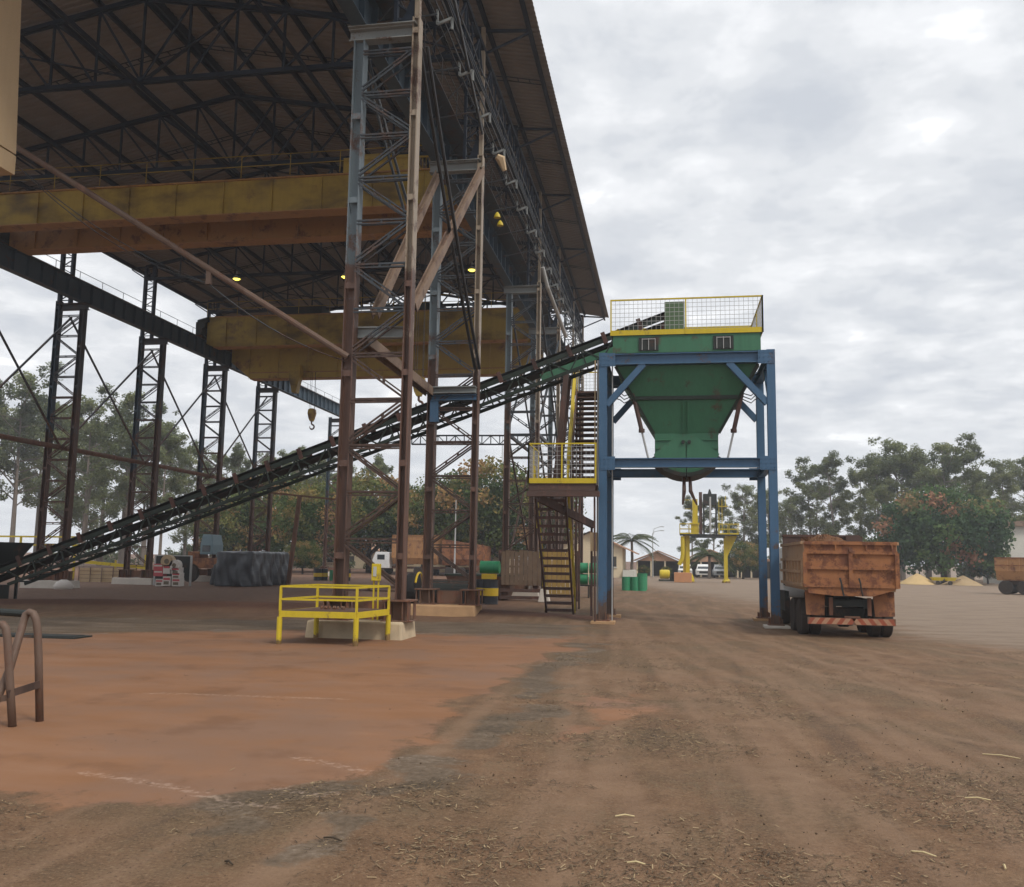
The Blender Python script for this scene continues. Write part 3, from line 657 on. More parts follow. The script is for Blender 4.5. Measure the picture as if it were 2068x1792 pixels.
# ------------------------------------------------------------------ overhead travelling cranes on the runways
def crane(name, label, yf, yr, z0, z1, zr0, belly, mats):
    t = thing(name, label, 'crane', (RIDGE, (yf+yr)/2, ZC+1.67), 0, 'overhead travelling cranes'); xa, xb = -33.1, -8.9
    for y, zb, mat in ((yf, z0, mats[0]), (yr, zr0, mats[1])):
        mb = MB(); top = z1-.05
        def prof(yy):
            if belly and y == yr: return [(xa, yy, top), (xb, yy, top), (xb, yy, zb+1.3), (xb-1.6, yy, zb), (xa+1.6, yy, zb), (xa, yy, zb+1.3)]
            return [(xa, yy, top), (xb, yy, top), (xb, yy, zb+.25), (xb-.6, yy, zb), (xa+.6, yy, zb), (xa, yy, zb+.25)]
        mb.prism(prof(y-.32), (0, .64, 0)); x = xa+1.5
        while x < xb-1: mb.bb(x-.02, x+.02, y-.40, y-.318, zb+.02, top-.08); x += 2.35
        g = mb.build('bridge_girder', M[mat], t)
        x0, x1 = (xa+1.6, xb-1.6) if belly and y == yr else (xa+.6, xb-.6)
        mb = MB(); mb.bb(x0, x1, y-.42, y+.42, zb-.05, zb-.003); mb.bb(x0, x1, y-.42, y-.322, top-.06, top)
        if belly and y == yr: mb.bb(x0, x1, y-.40, y-.322, zb+.42, zb+.48)
        o = mb.build('flange', M['crane_o'], t)
    for x in (XLI, XRI):
        mb = MB(); zr_ = ZC+1.67
        mb.bb(x-.22, x+.22, yf-.9, yr+.9, zr_+.12, zr_+.62)
        mb.bb(min(x, -33.2) if x < RIDGE else -9.0, -32.9 if x < RIDGE else max(x, -8.3), yf-.3, yf+.3, zr_+.3, zr_+.9); mb.build('end_carriage', M['conv_dark'] if x < RIDGE else M['crane_y2'], t)
        for y in (yf-.6, yr+.6): mb = MB(); mb.lathe([(.26, -.07), (.26, .07)], (x, y, zr_+.26), 16, 'x'); mb.build('wheel', M['rust'], t)
        mb = MB(); mb.bb(x-.35, x+.35, yf-.7, yf-.1, zr_+.65, zr_+1.1); mb.tube((x-.3, yf-.4, zr_+1.15), (x+.5, yf-.4, zr_+1.35), .2, 10); mb.build('drive_motor', M['conv_dark'], t)
    mb = MB(); zt = z1
    for y in (yf-.45, yr+.45):
        for h in (.5, 1.0): mb.tube((xa, y, zt+h), (xb, y, zt+h), .022, 5)
        x = xa
        while x <= xb: mb.tube((x, y, zt-.02), (x, y, zt+1.0), .022, 5); x += 2.35
    mb.build('hand_rail', M['crane_y'], t)
    return t
def hook(t, x, y, z, ztop, mat):
    h = part('hook_block', t, (x, y, z))
    mb = MB(); mb.loft([[(x+sx*r_, y+sy*.13, z+zz_) for sx, sy in ((-1, -1), (1, -1), (1, 1), (-1, 1))] for zz_, r_ in ((-.45, .10), (-.25, .20), (.15, .30), (.42, .26), (.5, .12))]); put('sheave_case', mb.mesh('sheave_case', M[mat], (x, y, z)), h)
    mb = MB(); mb.path([(x, y, z-.43), (x, y, z-.62), (x+.06, y, z-.70)]+[(x+.04+.17*math.cos(a), y, z-.86+.17*math.sin(a)) for a in np.linspace(1.2, -3.6, 12)], [.06]*3+[.06]*8+[.045, .035, .025, .015], 8); put('hook', mb.mesh('hook', M['rust'], (x, y, z)), h)
    mb = MB()
    for dx, dy in ((-.22, -.05), (.22, -.05), (-.14, .06), (.14, .06)): mb.tube((x+dx, y+dy, z+.3), (x+dx*.8, y+dy, ztop), .012, 5)
    put('wire_rope', mb.mesh('wire_rope', M['cable'], (x, y, z)), h)
c1 = crane('bridge_crane', 'sooty yellow overhead crane nearest the camera, spanning the shed high up', 37.5, 40.5, 17.35, 19.0, 17.25, False, ('crane_y', 'crane_o'))  # rear girder takes the darker ochre: its shade is painted into the colour
c2 = crane('bridge_crane', 'ochre overhead crane farther back in the shed, with a deep belly girder behind', 61.0, 65.0, 17.0, 19.3, 15.42, True, ('crane_y', 'crane_y2'))
mb = MB(); mb.bb(-14.2, -11.0, 37.2, 40.8, 19.0, 19.7); mb.bb(-13.6, -12.4, 38, 40, 19.7, 20.2); mb.build('trolley', M['crane_y2'], c1)
mb = MB(); mb.bb(-11.1, -9.4, 37.9, 38.9, 18.6, 19.05); mb.build('cable_platform', M['crane_y2'], c1)
mb = MB()
for k in range(18): mb.tube((-12.9+k*.16, 38.2, 19.05), (-12.9+k*.16, 38.2, 20.0), .014, 4)
mb.tube((-12.9, 38.2, 20.0), (-9.6, 38.2, 20.0), .03, 6); mb.build('guard_rail', M['crane_y2'], c1)
hook(c1, -11.45, 40.9, 9.95, 17.2, 'crane_y')
mb = MB(); mb.bb(-28.2, -24.6, 61.3, 64.7, 19.3, 20.0); mb.build('trolley', M['conv_dark'], c2)
mb = MB(); mb.bb(-19.2, -15.6, 61.3, 64.7, 19.3, 19.9); mb.tube((-18.9, 62.6, 20.1), (-16, 62.6, 20.1), .35, 12); mb.build('hoist_drum', M['conv_dark'], c2)
p = A(597, 770, 64.2); mb = MB(); mb.loft([[(p.x-r_, p.y-.3, p.z+z), (p.x+r_, p.y-.3, p.z+z), (p.x+r_, p.y+.3, p.z+z), (p.x-r_, p.y+.3, p.z+z)] for z, r_ in ((1.2, .45), (.2, .42), (-.3, .28), (-.9, .16))]); mb.build('hoist_carriage', M['crane_y'], c2)
hook(c2, -25.7, 63.0, 12.25, 15.5, 'crane_y2')

# high bay lamps
for px, py, lb in ((478, 564, 'lit yellow lamp under the roof above the far crane, leftmost of three'), (697, 560, 'lit yellow lamp under the roof beside the nearest rusty column, middle of three'), (953, 546, 'lit yellow lamp under the roof by the second column, rightmost of three')):
    p = A(px, py, 55.6); p.z = min(p.z, 20.45); t = thing('high_bay_lamp', lb, 'lamp', p, 0, 'lamps under the roof')
    mb = MB(); mb.lathe([(.05, .55), (.09, .3), (.22, .12), (.30, 0.0), (.28, 0.0), (.2, .1)], p, 16); mb.build('reflector', M['galv'], t)
    mb = MB(); mb.tube(p+Vector((0, 0, .5)), Vector((p.x, p.y, 20.53)), .02, 6); mb.build('stem', M['cable'], t)
    mb = MB(); mb.lathe([(.0, -.10), (.15, -.06), (.24, .015)], p, 14)
    if 'lamp' not in M:
        m, nt, b = newmat('lamp_glow'); b.inputs['Emission Color'].default_value = (1, .82, .12, 1); b.inputs['Emission Strength'].default_value = 2.2; b.inputs['Base Color'].default_value = (.8, .7, .2, 1); M['lamp'] = m
    mb.build('bulb', M['lamp'], t)

# slanting brown pipe and the tan duct at the top left
duct = thing('hanging_duct', 'pale tan sheet metal duct hanging at the top left edge', 'duct', A(-4, 338, 20.0))
def taper(zs): 
    out = []
    for px, py, w in zs:
        p = A(px, py, 20.0); out.append([(p.x-w, 19.6, p.z), (p.x+w, 19.6, p.z), (p.x+w, 20.4, p.z), (p.x-w, 20.4, p.z)])
    return out
mb = MB(); mb.loft(taper([(-8, 300, .27), (3, -150, .36), (8, -340, .38)])); mb.build('duct_body', M['tan'], duct)
mb = MB(); mb.loft(taper([(-12, 342, .28), (-10, 304, .30)])); mb.build('duct_collar', M['tan'], duct)
pipe = thing('sloping_pipe', 'long brown pipe sloping down from the tan duct to the nearest rusty column', 'pipe', A(700, 720, 22.4))
p0, p1 = A(-10, 270, 21.2), A(703, 721, 22.38); mb = MB(); mb.tube(p0, p1, .085, 10); mb.build('pipe_run', M['pipe'], pipe)
mb = MB(); a = p0.lerp(p1, .62); mb.bb(a.x-.07, a.x+.07, a.y-.05, a.y+.05, a.z-.42, a.z); mb.build('hanger', M['pipe'], pipe)
mb = MB()
w0, w1, w2 = A(30, 330, 21.3), Vector((a.x, a.y, a.z-.4)), A(700, 730, 22.4)
def sagline(p, q, s): return [p.lerp(q, t)-Vector((0, 0, s*4*t*(1-t))) for t in np.linspace(0, 1, 10)]
for s in (.35, .5): mb.path(sagline(w0, w1, s), .012, 4)
mb.path(sagline(w1, w2, .25), .016, 4); mb.build('tie_wire', M['lacing'], pipe)
# ------------------------------------------------------------------ blue framed hopper
YF, YB = 29.7, 33.3
HX0, HX1 = -2.06, 3.28
hop = thing('loading_hopper', 'green clamshell hopper on a tall blue steel frame with a yellow railing on top', 'hopper', (.6, 31.5, 0))
def hb(fn, nm, mat, par=None, **k): mb = MB(); fn(mb); return mb.build(nm, M[mat] if isinstance(mat, str) else mat, par or hop, **k)
for x in (HX0, HX1):
    for y in (YF, YB):
        hb(lambda m: (m.ibeam((x, y, .12), (x, y, 8.78), .26, .26, (0, 1, 0), .03), m.bb(x-.09, x+.09, y-.1, y+.1, .2, 8.7)), 'leg', 'hop_blue')
        hb(lambda m: [m.bb(x-.24, x+.24, y-.24, y+.24, .10, .14)]+[m.tube((x+a*.18, y+b*.18, .14), (x+a*.18, y+b*.18, .30), .02, 6) for a in (-1, 1) for b in (-1, 1)]+[m.bb(x-.012+a*.1, x+.012+a*.1, y-.22, y+.22, .142, .38) for a in (-1, 1)], 'base_plate', 'rust')
for y in (YF, YB):
    hb(lambda m: m.ibeam((HX0+.131, y, 8.56), (HX1-.131, y, 8.56), .24, .36), 'top_beam', 'hop_blue')
    hb(lambda m: m.ibeam((HX0+.131, y, 5.15), (HX1-.131, y, 5.15), .22, .30), 'cross_beam', 'hop_blue')
    for x, s in ((HX0, 1), (HX1, -1)): hb(lambda m: m.ibeam((x+s*.12, y, 7.05), (x+s*1.32, y, 8.40), .20, .20, (0, 1, 0)), 'knee_brace', 'hop_blue')
for x in (HX0, HX1):
    hb(lambda m: m.ibeam((x, YF+.131, 8.55), (x, YB-.131, 8.55), .24, .34), 'side_beam', 'hop_blue')
    hb(lambda m: m.ibeam((x, YF+.131, 5.14), (x, YB-.131, 5.14), .22, .28), 'side_beam', 'hop_blue')
    hb(lambda m: m.ibeam((x, YF+.13, 7.2), (x, YF+1.3, 8.38), .18, .18, (1, 0, 0)), 'knee_brace', 'hop_blue')
for y, s in ((YF, -1), (YB, 1)):                 # bolted gusset plates at the frame corners
    for x in (HX0, HX1):
        for z in (8.56, 5.15):
            sx = 1 if x == HX0 else -1; x0 = x-.12 if sx > 0 else x+.12; yy = y+s*.142
            hb(lambda m: [m.bb(min(x0, x0+sx*.52), max(x0, x0+sx*.52), yy-.006, yy+.006, z-.24, z+.20)]+[m.lathe([(.022, -.012), (.022, .012)], (x0+sx*dx, yy+s*.014, z+dz), 6, 'y') for dx in (.06, .18, .32, .46) for dz in (-.16, -.02, .12)], 'gusset_plate', 'hop_blue')
# bin: skirt, pyramid, outlet box
bx0, bx1, by0, by1 = -1.74, 2.98, YF+.02, YB-.02
cx = .62
def ring(x0, x1, y0, y1, z): return [(x0, y0, z), (x1, y0, z), (x1, y1, z), (x0, y1, z)]
hb(lambda m: m.loft([ring(bx0, bx1, by0-.12, by1+.12, 8.76), ring(bx0, bx1, by0-.12, by1+.12, 9.34)], True), 'bin_skirt', 'hop_green')
ox0, ox1, oy0, oy1 = -.40, 1.66, 30.55, 32.45
hb(lambda m: m.loft([ring(ox0, ox1, oy0, oy1, 6.22), ring(bx0+.1, bx1-.1, by0+.14, by1-.14, 8.37), ring(bx0+.1, bx1-.1, by0+.14, by1-.14, 8.755)], True), 'bin_cone', 'hop_green')
hb(lambda m: m.loft([ring(ox0, ox1, oy0, oy1, 5.42), ring(ox0, ox1, oy0, oy1, 6.218)], True), 'outlet_box', 'hop_green')
def front_pt(x, z):                               # point on the sloping front plate
    t = (z-6.22)/(8.37-6.22); return (x, oy0+(by0+.14-oy0)*t-.03, z)
xl = lambda z: ox0+(bx0+.1-ox0)*(z-6.22)/(8.37-6.22)
xr = lambda z: ox1+(bx1-.1-ox1)*(z-6.22)/(8.37-6.22)
hb(lambda m: (m.bar(front_pt(xl(7.35)+.02, 7.35), front_pt(xr(7.35)-.02, 7.35), .07, .12), m.bar((xl(7.35)-.04, by0+.85, 7.35), (xl(7.35)-.04, by1-.85, 7.35), .07, .12), m.bar((xr(7.35)+.04, by0+.85, 7.35), (xr(7.35)+.04, by1-.85, 7.35), .07, .12)), 'stiffening_ring', 'conv_green')
hb(lambda m: [m.bar(front_pt(cx+s*.08, 6.24), front_pt(cx+s*.08, 7.28), .05, .05, (0, -1, 0)) for s in (-1, 1)], 'centre_rib', 'hop_green')
for s, x6, x8 in ((-1, ox0, bx0+.1), (1, ox1, bx1-.1)): hb(lambda m: m.bar((x6+s*.03, oy0-.03, 6.22), (x8+s*.03, by0+.11, 8.37), .09, .09, (0, -1, 0)), 'corner_angle', 'conv_green')
# clamshell gates
def gate(s):
    m = MB(); y0, y1 = oy0-.06, oy1+.06; n = 10; c = (cx, 6.16); r = 1.25
    arc = [(c[0]+s*r*math.sin(a), c[1]-r*math.cos(a)) for a in np.linspace(.012, .93, n)]
    poly = [(cx+s*.02, 6.0)]+arc+[(ox1+.03 if s > 0 else ox0-.03, 5.52), (cx+s*.34, 6.1)]
    m.prism([(x, y0-.03, z) for x, z in poly], (0, y1-y0+.06, 0))
    g = m.build('clam_gate', M['hop_green'], hop)
    m = MB(); out = [(c[0]+s*(r+.13)*math.sin(a), c[1]-(r+.13)*math.cos(a)) for a in np.linspace(.012, .97, n)]; inn = [(c[0]+s*(r+.003)*math.sin(a), c[1]-(r+.003)*math.cos(a)) for a in np.linspace(.012, .97, n)]
    for i in range(n-1): m.prism([(inn[i][0], y0-.08, inn[i][1]), (inn[i+1][0], y0-.08, inn[i+1][1]), (out[i+1][0], y0-.08, out[i+1][1]), (out[i][0], y0-.08, out[i][1])], (0, y1-y0+.16, 0))
    m.build('gate_rim', M['conv_dark'], g)
    m = MB()
    m.tube((cx+s*.10, y0-.10, 5.92), (cx+s*.10, y0+.05, 5.92), .06, 10); m.build('pivot', M['conv_dark'], g)
for s in (-1, 1): gate(s)
hb(lambda m: [m.bb(x0, x1, oy0-.05, oy0-.002, z, z+.05) for x0, x1, z in ((ox0, ox0+.55, 5.98), (ox1-.55, ox1, 5.98), (ox0, ox0+.30, 5.70), (ox1-.30, ox1, 5.70))], 'outlet_ribs', 'hop_green')
hb(lambda m: [m.path([(cx+dx, oy0+.3, 4.86), (cx+dx*1.1, oy0-.06, 4.3), (cx+dx*e, oy0-.02, 3.85)], [.05, .065, .03], 6) for dx, e in ((-.07, 1.8), (.12, 2.8))], 'rubber_strip', 'stair')
# hydraulic cylinders
for s in (-1, 1):
    p = A(1278, 795, 30.2) if s < 0 else A(1498, 795, 30.2); q = A(1309, 925, 30.3) if s < 0 else A(1470, 925, 30.3); a = p.lerp(q, .58)
    cyl = hb(lambda m: (m.tube(p, a, .075, 10), m.lathe([(.10, -.06), (.10, .06)], tuple(a), 10)), 'hydraulic_cylinder', 'roller' if s > 0 else 'stair')
    hb(lambda m: m.tube(a, q, .035, 8), 'piston_rod', 'galv', cyl); hb(lambda m: [m.path([p+Vector((s*.02, -.05, -.1*k)), p+Vector((s*.28, -.12, -.1-.12*k)), p+Vector((s*.42, .1, .05-.12*k)), p+Vector((s*.6, .3, .1-.1*k))], .018, 5) for k in range(3)], 'hydraulic_hose', 'cable', cyl)
    top = p+Vector((-s*-.30, .1, .75)); hb(lambda m: m.tube(p, p+Vector((s*.55, .15, .95)), .05, 8), 'cylinder_bracket', 'conv_green', cyl)
# access openings with bars
for px in (1310, 1461):
    p = A(px, 700, YF-.1); x = p.x
    w_ = hb(lambda m: (m.bb(x-.32, x+.32, by0-.16, by0-.121, 8.82, 9.26),), 'hatch_frame', 'conv_dark'); hb(lambda m: m.bb(x-.22, x+.22, by0-.168, by0-.161, 8.86, 9.20), 'hatch_opening', 'conv_dark', w_)
    hb(lambda m: [m.tube((x+dx, by0-.18, 8.84), (x+dx, by0-.18, 9.22), .012, 6) for dx in (-.21, 0, .21)]+[m.tube((x-.21, by0-.18, 9.2), (x+.21, by0-.18, 9.2), .012, 6)], 'hatch_bars', 'galv', w_)
# railing with toe board and mesh
rx0, rx1, ry0, ry1, rz = -1.80, 3.05, YF-.14, YB+.14, 9.345
def mesh_panel(m, p, q, z0, z1, st=.145, r=.0055):
    p, q = Vector(p), Vector(q); L = (q-p).length; n = max(1, int(L/st))
    for k in range(1, n): a = p.lerp(q, k/n); m.bar((a.x, a.y, z0), (a.x, a.y, z1), r*2, r*2)
    for k in range(1, int((z1-z0)/st)+1): z = z0+k*st; m.bar((p.x, p.y, z), (q.x, q.y, z), r*2, r*2)
def railing(name, par, corners, z, h, posts, toe=.15, mat='yellow', mesh=True, mid=False):
    """Closed or open railing along corner points: toe board, posts, top rail and wire mesh, one railing object with sub-parts."""
    m = MB()
    for p, q in zip(corners[:-1], corners[1:]):
        p, q = Vector((*p, z)), Vector((*q, z)); d = (q-p).normalized()*.025
        m.bar(p+Vector((0, 0, h))-d, q+Vector((0, 0, h))+d, .05, .045); L = (q-p).length; n = max(1, round(L/posts))
        if mid: m.bar(p+Vector((0, 0, h*.52)), q+Vector((0, 0, h*.52)), .04, .04)
        for k in range(n+1): a = p.lerp(q, k/n); m.bar(a, a+Vector((0, 0, h-.024)), .05, .045, (1, 0, 0))
    o = m.build(name, M[mat], par)
    if toe:
        m = MB()
        for p, q in zip(corners[:-1], corners[1:]): m.bar((*p, z+toe/2), (*q, z+toe/2), .012, toe)
        m.build('toe_board', M[mat], o)
    if mesh:
        m = MB()
        for p, q in zip(corners[:-1], corners[1:]): mesh_panel(m, (*p, 0), (*q, 0), z+toe, z+h-.03)
        m.build('wire_mesh', M['galv'], o)
    return o
railing('safety_railing', hop, [(rx0, ry0), (rx1, ry0), (rx1, ry1), (rx0, ry1)], rz, 1.19, 2.42, .17)
hb(lambda m: m.bb(rx0+.02, rx1-.02, ry0+.02, ry1-.02, rz, rz+.03), 'deck_grating', 'conv_dark')
hb(lambda m: m.bb(-.06, .62, 31.3, 32.9, rz+.03, 10.93), 'head_chute', 'chute')
for x in (HX0, HX1):
    for y in (YF, YB):
        lb = {(0, 0): 'small dirt stained pad under the front left blue leg', (1, 0): 'pale concrete pad under the front right blue leg beside the truck', (0, 1): 'pad under the rear left blue leg', (1, 1): 'brown pad under the rear right blue leg'}[(int(x == HX1), int(y == YB))]
        tag(MB().bb(x-.36, x+.40, y-.34, y+.34, -.2, .10).build('concrete_pad', M['concrete_white' if (x == HX1 and y == YF) else 'concrete_dusty'], None, origin=(x, y, 0), bevel=.02), lb, 'concrete pad', 'pads under the hopper legs')

# ------------------------------------------------------------------ belt conveyor
YC = 32.2
cv = thing('belt_conveyor', 'long dark green belt conveyor truss climbing from the lower left to the hopper top', 'conveyor', (-25, YC, 0))
pA, pB = Vector((-26.6, YC, .98)), Vector((.25, YC, 10.80))
dv = (pB-pA).normalized(); nv = Vector((-dv.z, 0, dv.x)); Lc = (pB-pA).length
def P_(s, n=0, y=0): return pA+dv*s+nv*n+Vector((0, y, 0))
belt_w = .42
def trough(s): return [P_(s, .03, -belt_w), P_(s, -.07, -.16), P_(s, -.07, .16), P_(s, .03, belt_w), P_(s, .015, belt_w), P_(s, -.085, .16), P_(s, -.085, -.16), P_(s, .015, -belt_w)]
hb(lambda m: (m.loft([trough(s) for s in np.linspace(0, Lc, 30)]), m.loft([[P_(s, -.40, -belt_w), P_(s, -.40, belt_w), P_(s, -.415, belt_w), P_(s, -.415, -belt_w)] for s in np.linspace(0, Lc, 12)])), 'belt', 'rubber', cv)
for sy in (-1, 1):
    y = sy*.47
    hb(lambda m: (m.bar(P_(0, -.19, y), P_(Lc, -.17, y), .07, .16, nv), m.bar(P_(1.5, -.80, y), P_(Lc-2.2, -.80, y), .07, .12, nv)), 'truss_chord', 'conv_green', cv)
    def web(m):
        s = 1.5; k = 0
        while s < Lc-2.6:
            m.bar(P_(s, -.80 if k % 2 else -.2, y), P_(s+.62, -.2 if k % 2 else -.80, y), .045, .045); s += .62; k += 1
            if k % 2 == 0: m.bar(P_(s, -.2, y), P_(s, -.8, y), .05, .05)
    hb(web, 'truss_web', 'conv_green', cv)
hb(lambda m: [m.bar(P_(s, -.79, -.47), P_(s, -.79, .47), .05, .05) for s in np.arange(1.8, Lc-2.2, 1.24)]+[m.bar(P_(s, -.79, -.47), P_(s+1.24, -.79, .47), .04, .04) for s in np.arange(1.8, Lc-3.4, 1.24)], 'lower_bracing', 'conv_dark', cv)
def idler(m, s):
    for sy in (-1, 1): m.bar(P_(s, -.30, sy*.50), P_(s, .10, sy*.56), .05, .15, dv)
    m.tube(P_(s, -.12, -.17), P_(s, -.12, .17), .05, 8); m.tube(P_(s, -.12, .19), P_(s, .01, .48), .05, 8); m.tube(P_(s, -.12, -.19), P_(s, .01, -.48), .05, 8)
k = 0
for s in np.arange(.9, Lc-.4, 1.32): hb(lambda m: idler(m, s), 'idler', 'roller', cv)
hb(lambda m: m.lathe([(.0, -.46), (.28, -.46), (.29, 0), (.28, .46), (.0, .46)], tuple(P_(Lc, -.22)), 18, 'y'), 'head_pulley', 'rubber', cv)
hb(lambda m: m.lathe([(.0, -.46), (.24, -.46), (.24, .46), (.0, .46)], tuple(P_(0, -.2)), 18, 'y'), 'tail_pulley', 'rust', cv)
hb(lambda m: (m.bar(P_(Lc-.4, -.5, -.47), P_(Lc-.4, -.1, -.47), .3, .1, dv), m.tube(P_(Lc-.5, -.55, -.62), P_(Lc-.5, -.55, -.2), .17, 12)), 'drive_unit', 'roller', cv)
hb(lambda m: m.bar(P_(Lc-5.2, -.62, -.44), P_(Lc-1.9, -.62, -.44), .06, .22, nv), 'drip_tray', 'hop_green', cv)
for s, b in ((24.3, 1),):
    if b: hb(lambda m: [m.bar(P_(s, -.8, sy*.44), (P_(s, 0).x-.12, YC+sy*.44, 4.26), .18, .12, (0, 1, 0)) for sy in (-1, 1)]+[m.bar((P_(s, 0).x-.12, 31.0, 4.17), (P_(s, 0).x-.12, YC+.6, 4.17), .14, .18)], 'support_leg', 'stair', cv)
    else: hb(lambda m: [m.bar(P_(s, -.8, sy*.44), (P_(s, 0).x, YC+sy*.44, 0.02), .10, .10, (0, 1, 0)) for sy in (-1, 1)], 'support_leg', 'conv_dark', cv)
# tail box
tb = thing('feed_hopper', 'dark boxy feed hopper at the low end of the conveyor, left edge', 'hopper', (-26.6, YC, 0))
hb(lambda m: m.loft([ring(-27.3, -25.6, YC-.6, YC+.6, 1.35), ring(-27.9, -25.0, YC-1.0, YC+1.0, 2.35)]), 'feed_box', 'conv_dark', tb)
for x in (-27.4, -25.5):
    for y in (YC-.75, YC+.75): hb(lambda m: m.bar((x, y, 0), (x, y, 1.9), .09, .09, (1, 0, 0)), 'leg', 'conv_dark', tb)
hb(lambda m: [m.bb(-27.8, -25.2, YC-.62, YC-.55, .55, .8), m.bb(-27.9, -25.6, YC-.5, YC+.5, .1, .7)], 'tail_frame', 'conv_dark', tb)

# ------------------------------------------------------------------ access stairs and landings
st = thing('access_stairs', 'brown steel stairs with a yellow railed landing left of the blue hopper', 'stairs', (-3.4, 31, 0))
def flight(p, q, w, nm, n, mat='stair', rails=True, tread_d=.26, sides=(1, 1)):
    """stringers from p (bottom centre) to q (top centre), treads across X"""
    p, q = Vector(p), Vector(q); f = part(nm, st, p)
    for s in (-1, 1):
        hb(lambda m: m.bar(p+Vector((s*w[0]/2, 0, 0)), q+Vector((s*w[1]/2, 0, 0)), .06, .22, (0, 0, 1)), 'stringer', mat, f)
    def tr(m):
        for k in range(n):
            t = (k+.6)/n; c = p.lerp(q, t); ww = w[0]+(w[1]-w[0])*t; m.box(c, (ww-.062, tread_d, .045)); m.box(c+Vector((0, -tread_d/2 if q.y < p.y else tread_d/2, -.03)), (ww-.062, .03, .10))
    hb(tr, 'tread', mat, f)
    if rails:
        for s, on in zip((-1, 1), sides):
            if not on: continue
            def rl(m):
                e = Vector((s*.02, 0, 0)); a, b_ = p+Vector((s*(w[0]/2+.05), 0, 0)), q+Vector((s*(w[1]/2+.05), 0, 0))
                for h in (.5, 1.0): m.bar(a+Vector((0, 0, h+.05)), b_+Vector((0, 0, h)), .045, .045)
                for k in range(5): c = a.lerp(b_, k/4); m.bar(c, c+Vector((0, 0, 1.02)), .05, .05, (1, 0, 0))
            hb(rl, 'hand_rail', 'yellow', f)
p = A(1131, 1236, 34.4); p.z = .02; q = A(1112, 1003, 30.2)
flight(p, q, (1.0, 1.0), 'lower_flight', 15, sides=(1, 1))
px0, px1 = A(1067, 978, 28.9).x, A(1203, 975, 28.9).x; zl = 4.42
hb(lambda m: (m.bb(px0, px1, 28.9, 31.2, zl-.03, zl+.01), m.bb(px0+.02, px1-.02, 28.92, 29.0, zl-.24, zl-.031), m.bb(px0+.02, px1-.02, 31.0, 31.1, zl-.24, zl-.031), m.bb(px0-.05, px1+.12, 28.86, 29.06, zl-.42, zl-.25)), 'landing', 'stair', st)
railing('landing_railing', st, [(px0, 31.1), (px0, 28.88), (px1, 28.88)], zl, 1.27, 1.1, .16)
hb(lambda m: (m.bar((px0+.3, 29.0, zl-.45), A(1197, 1060, 32.6), .1, .26), m.bar(A(1195, 1062, 32.6), (A(1195, 1062, 32.6).x, 32.6, 0), .08, .08, (1, 0, 0)), m.bar((px1-.05, 29.1, zl-.43), (px1-.05, 29.4, 0), .06, .06, (1, 0, 0))), 'landing_post', 'stair', st)
p2 = Vector((px1-.62, 31.3, zl+.05)); q2 = A(1187, 790, 36.6)
flight(p2, q2, (.9, .9), 'upper_flight', 17, sides=(1, 1))
def side_guard(m):
    a, b_ = p2+Vector((-.53, 0, 0)), q2+Vector((-.53, 0, 0))
    for h in (.12, .32, .75, 1.12): m.bar(a+Vector((0, 0, h)), b_+Vector((0, 0, h)), .06, .07)
    for k in range(9): c = a.lerp(b_, k/8); m.bar(c, c+Vector((0, 0, 1.14)), .06, .06, (1, 0, 0))
hb(side_guard, 'side_guard', 'yellow', st)
hb(lambda m: (m.bb(q2.x-.5, q2.x+.55, q2.y, q2.y+1.6, q2.z-.12, q2.z), m.bb(q2.x-.5, q2.x+.55, q2.y-.04, q2.y-.001, q2.z-.4, q2.z-.05)), 'upper_landing', 'stair', st)
railing('upper_railing', st, [(q2.x-.5, q2.y), (q2.x-.5, q2.y+1.6), (q2.x+.55, q2.y+1.6), (q2.x+.55, q2.y)], q2.z, 1.1, .8, .12)
hb(lambda m: [m.bar((q2.x+dx, q2.y+dy, 0), (q2.x+dx, q2.y+dy, q2.z-.12), .08, .08) for dx, dy in ((-.45, .1), (.5, .1), (-.45, 1.5), (.5, 1.5))], 'landing_post', 'stair', st)
# conduits running up beside the blue leg
cd = thing('conduit_pipes', 'thin vertical conduit pipes beside the front left blue leg', 'pipes', (-2.4, 29.8, 0))
for px, r_, mt in ((1206, .03, 'galv'), (1200, .022, 'tan'), (1236, .02, 'galv')):
    a = A(px, 1240, 29.9); hb(lambda m: m.tube((a.x, 29.9, 0), (a.x, 29.9, 8.6), r_, 8), 'conduit', mt, cd)
hb(lambda m: m.bb(A(1200, 1100, 29.9).x-.12, A(1200, 1100, 29.9).x+.10, 29.8, 30.0, 2.3, 2.9), 'junction_box', 'tan', cd)

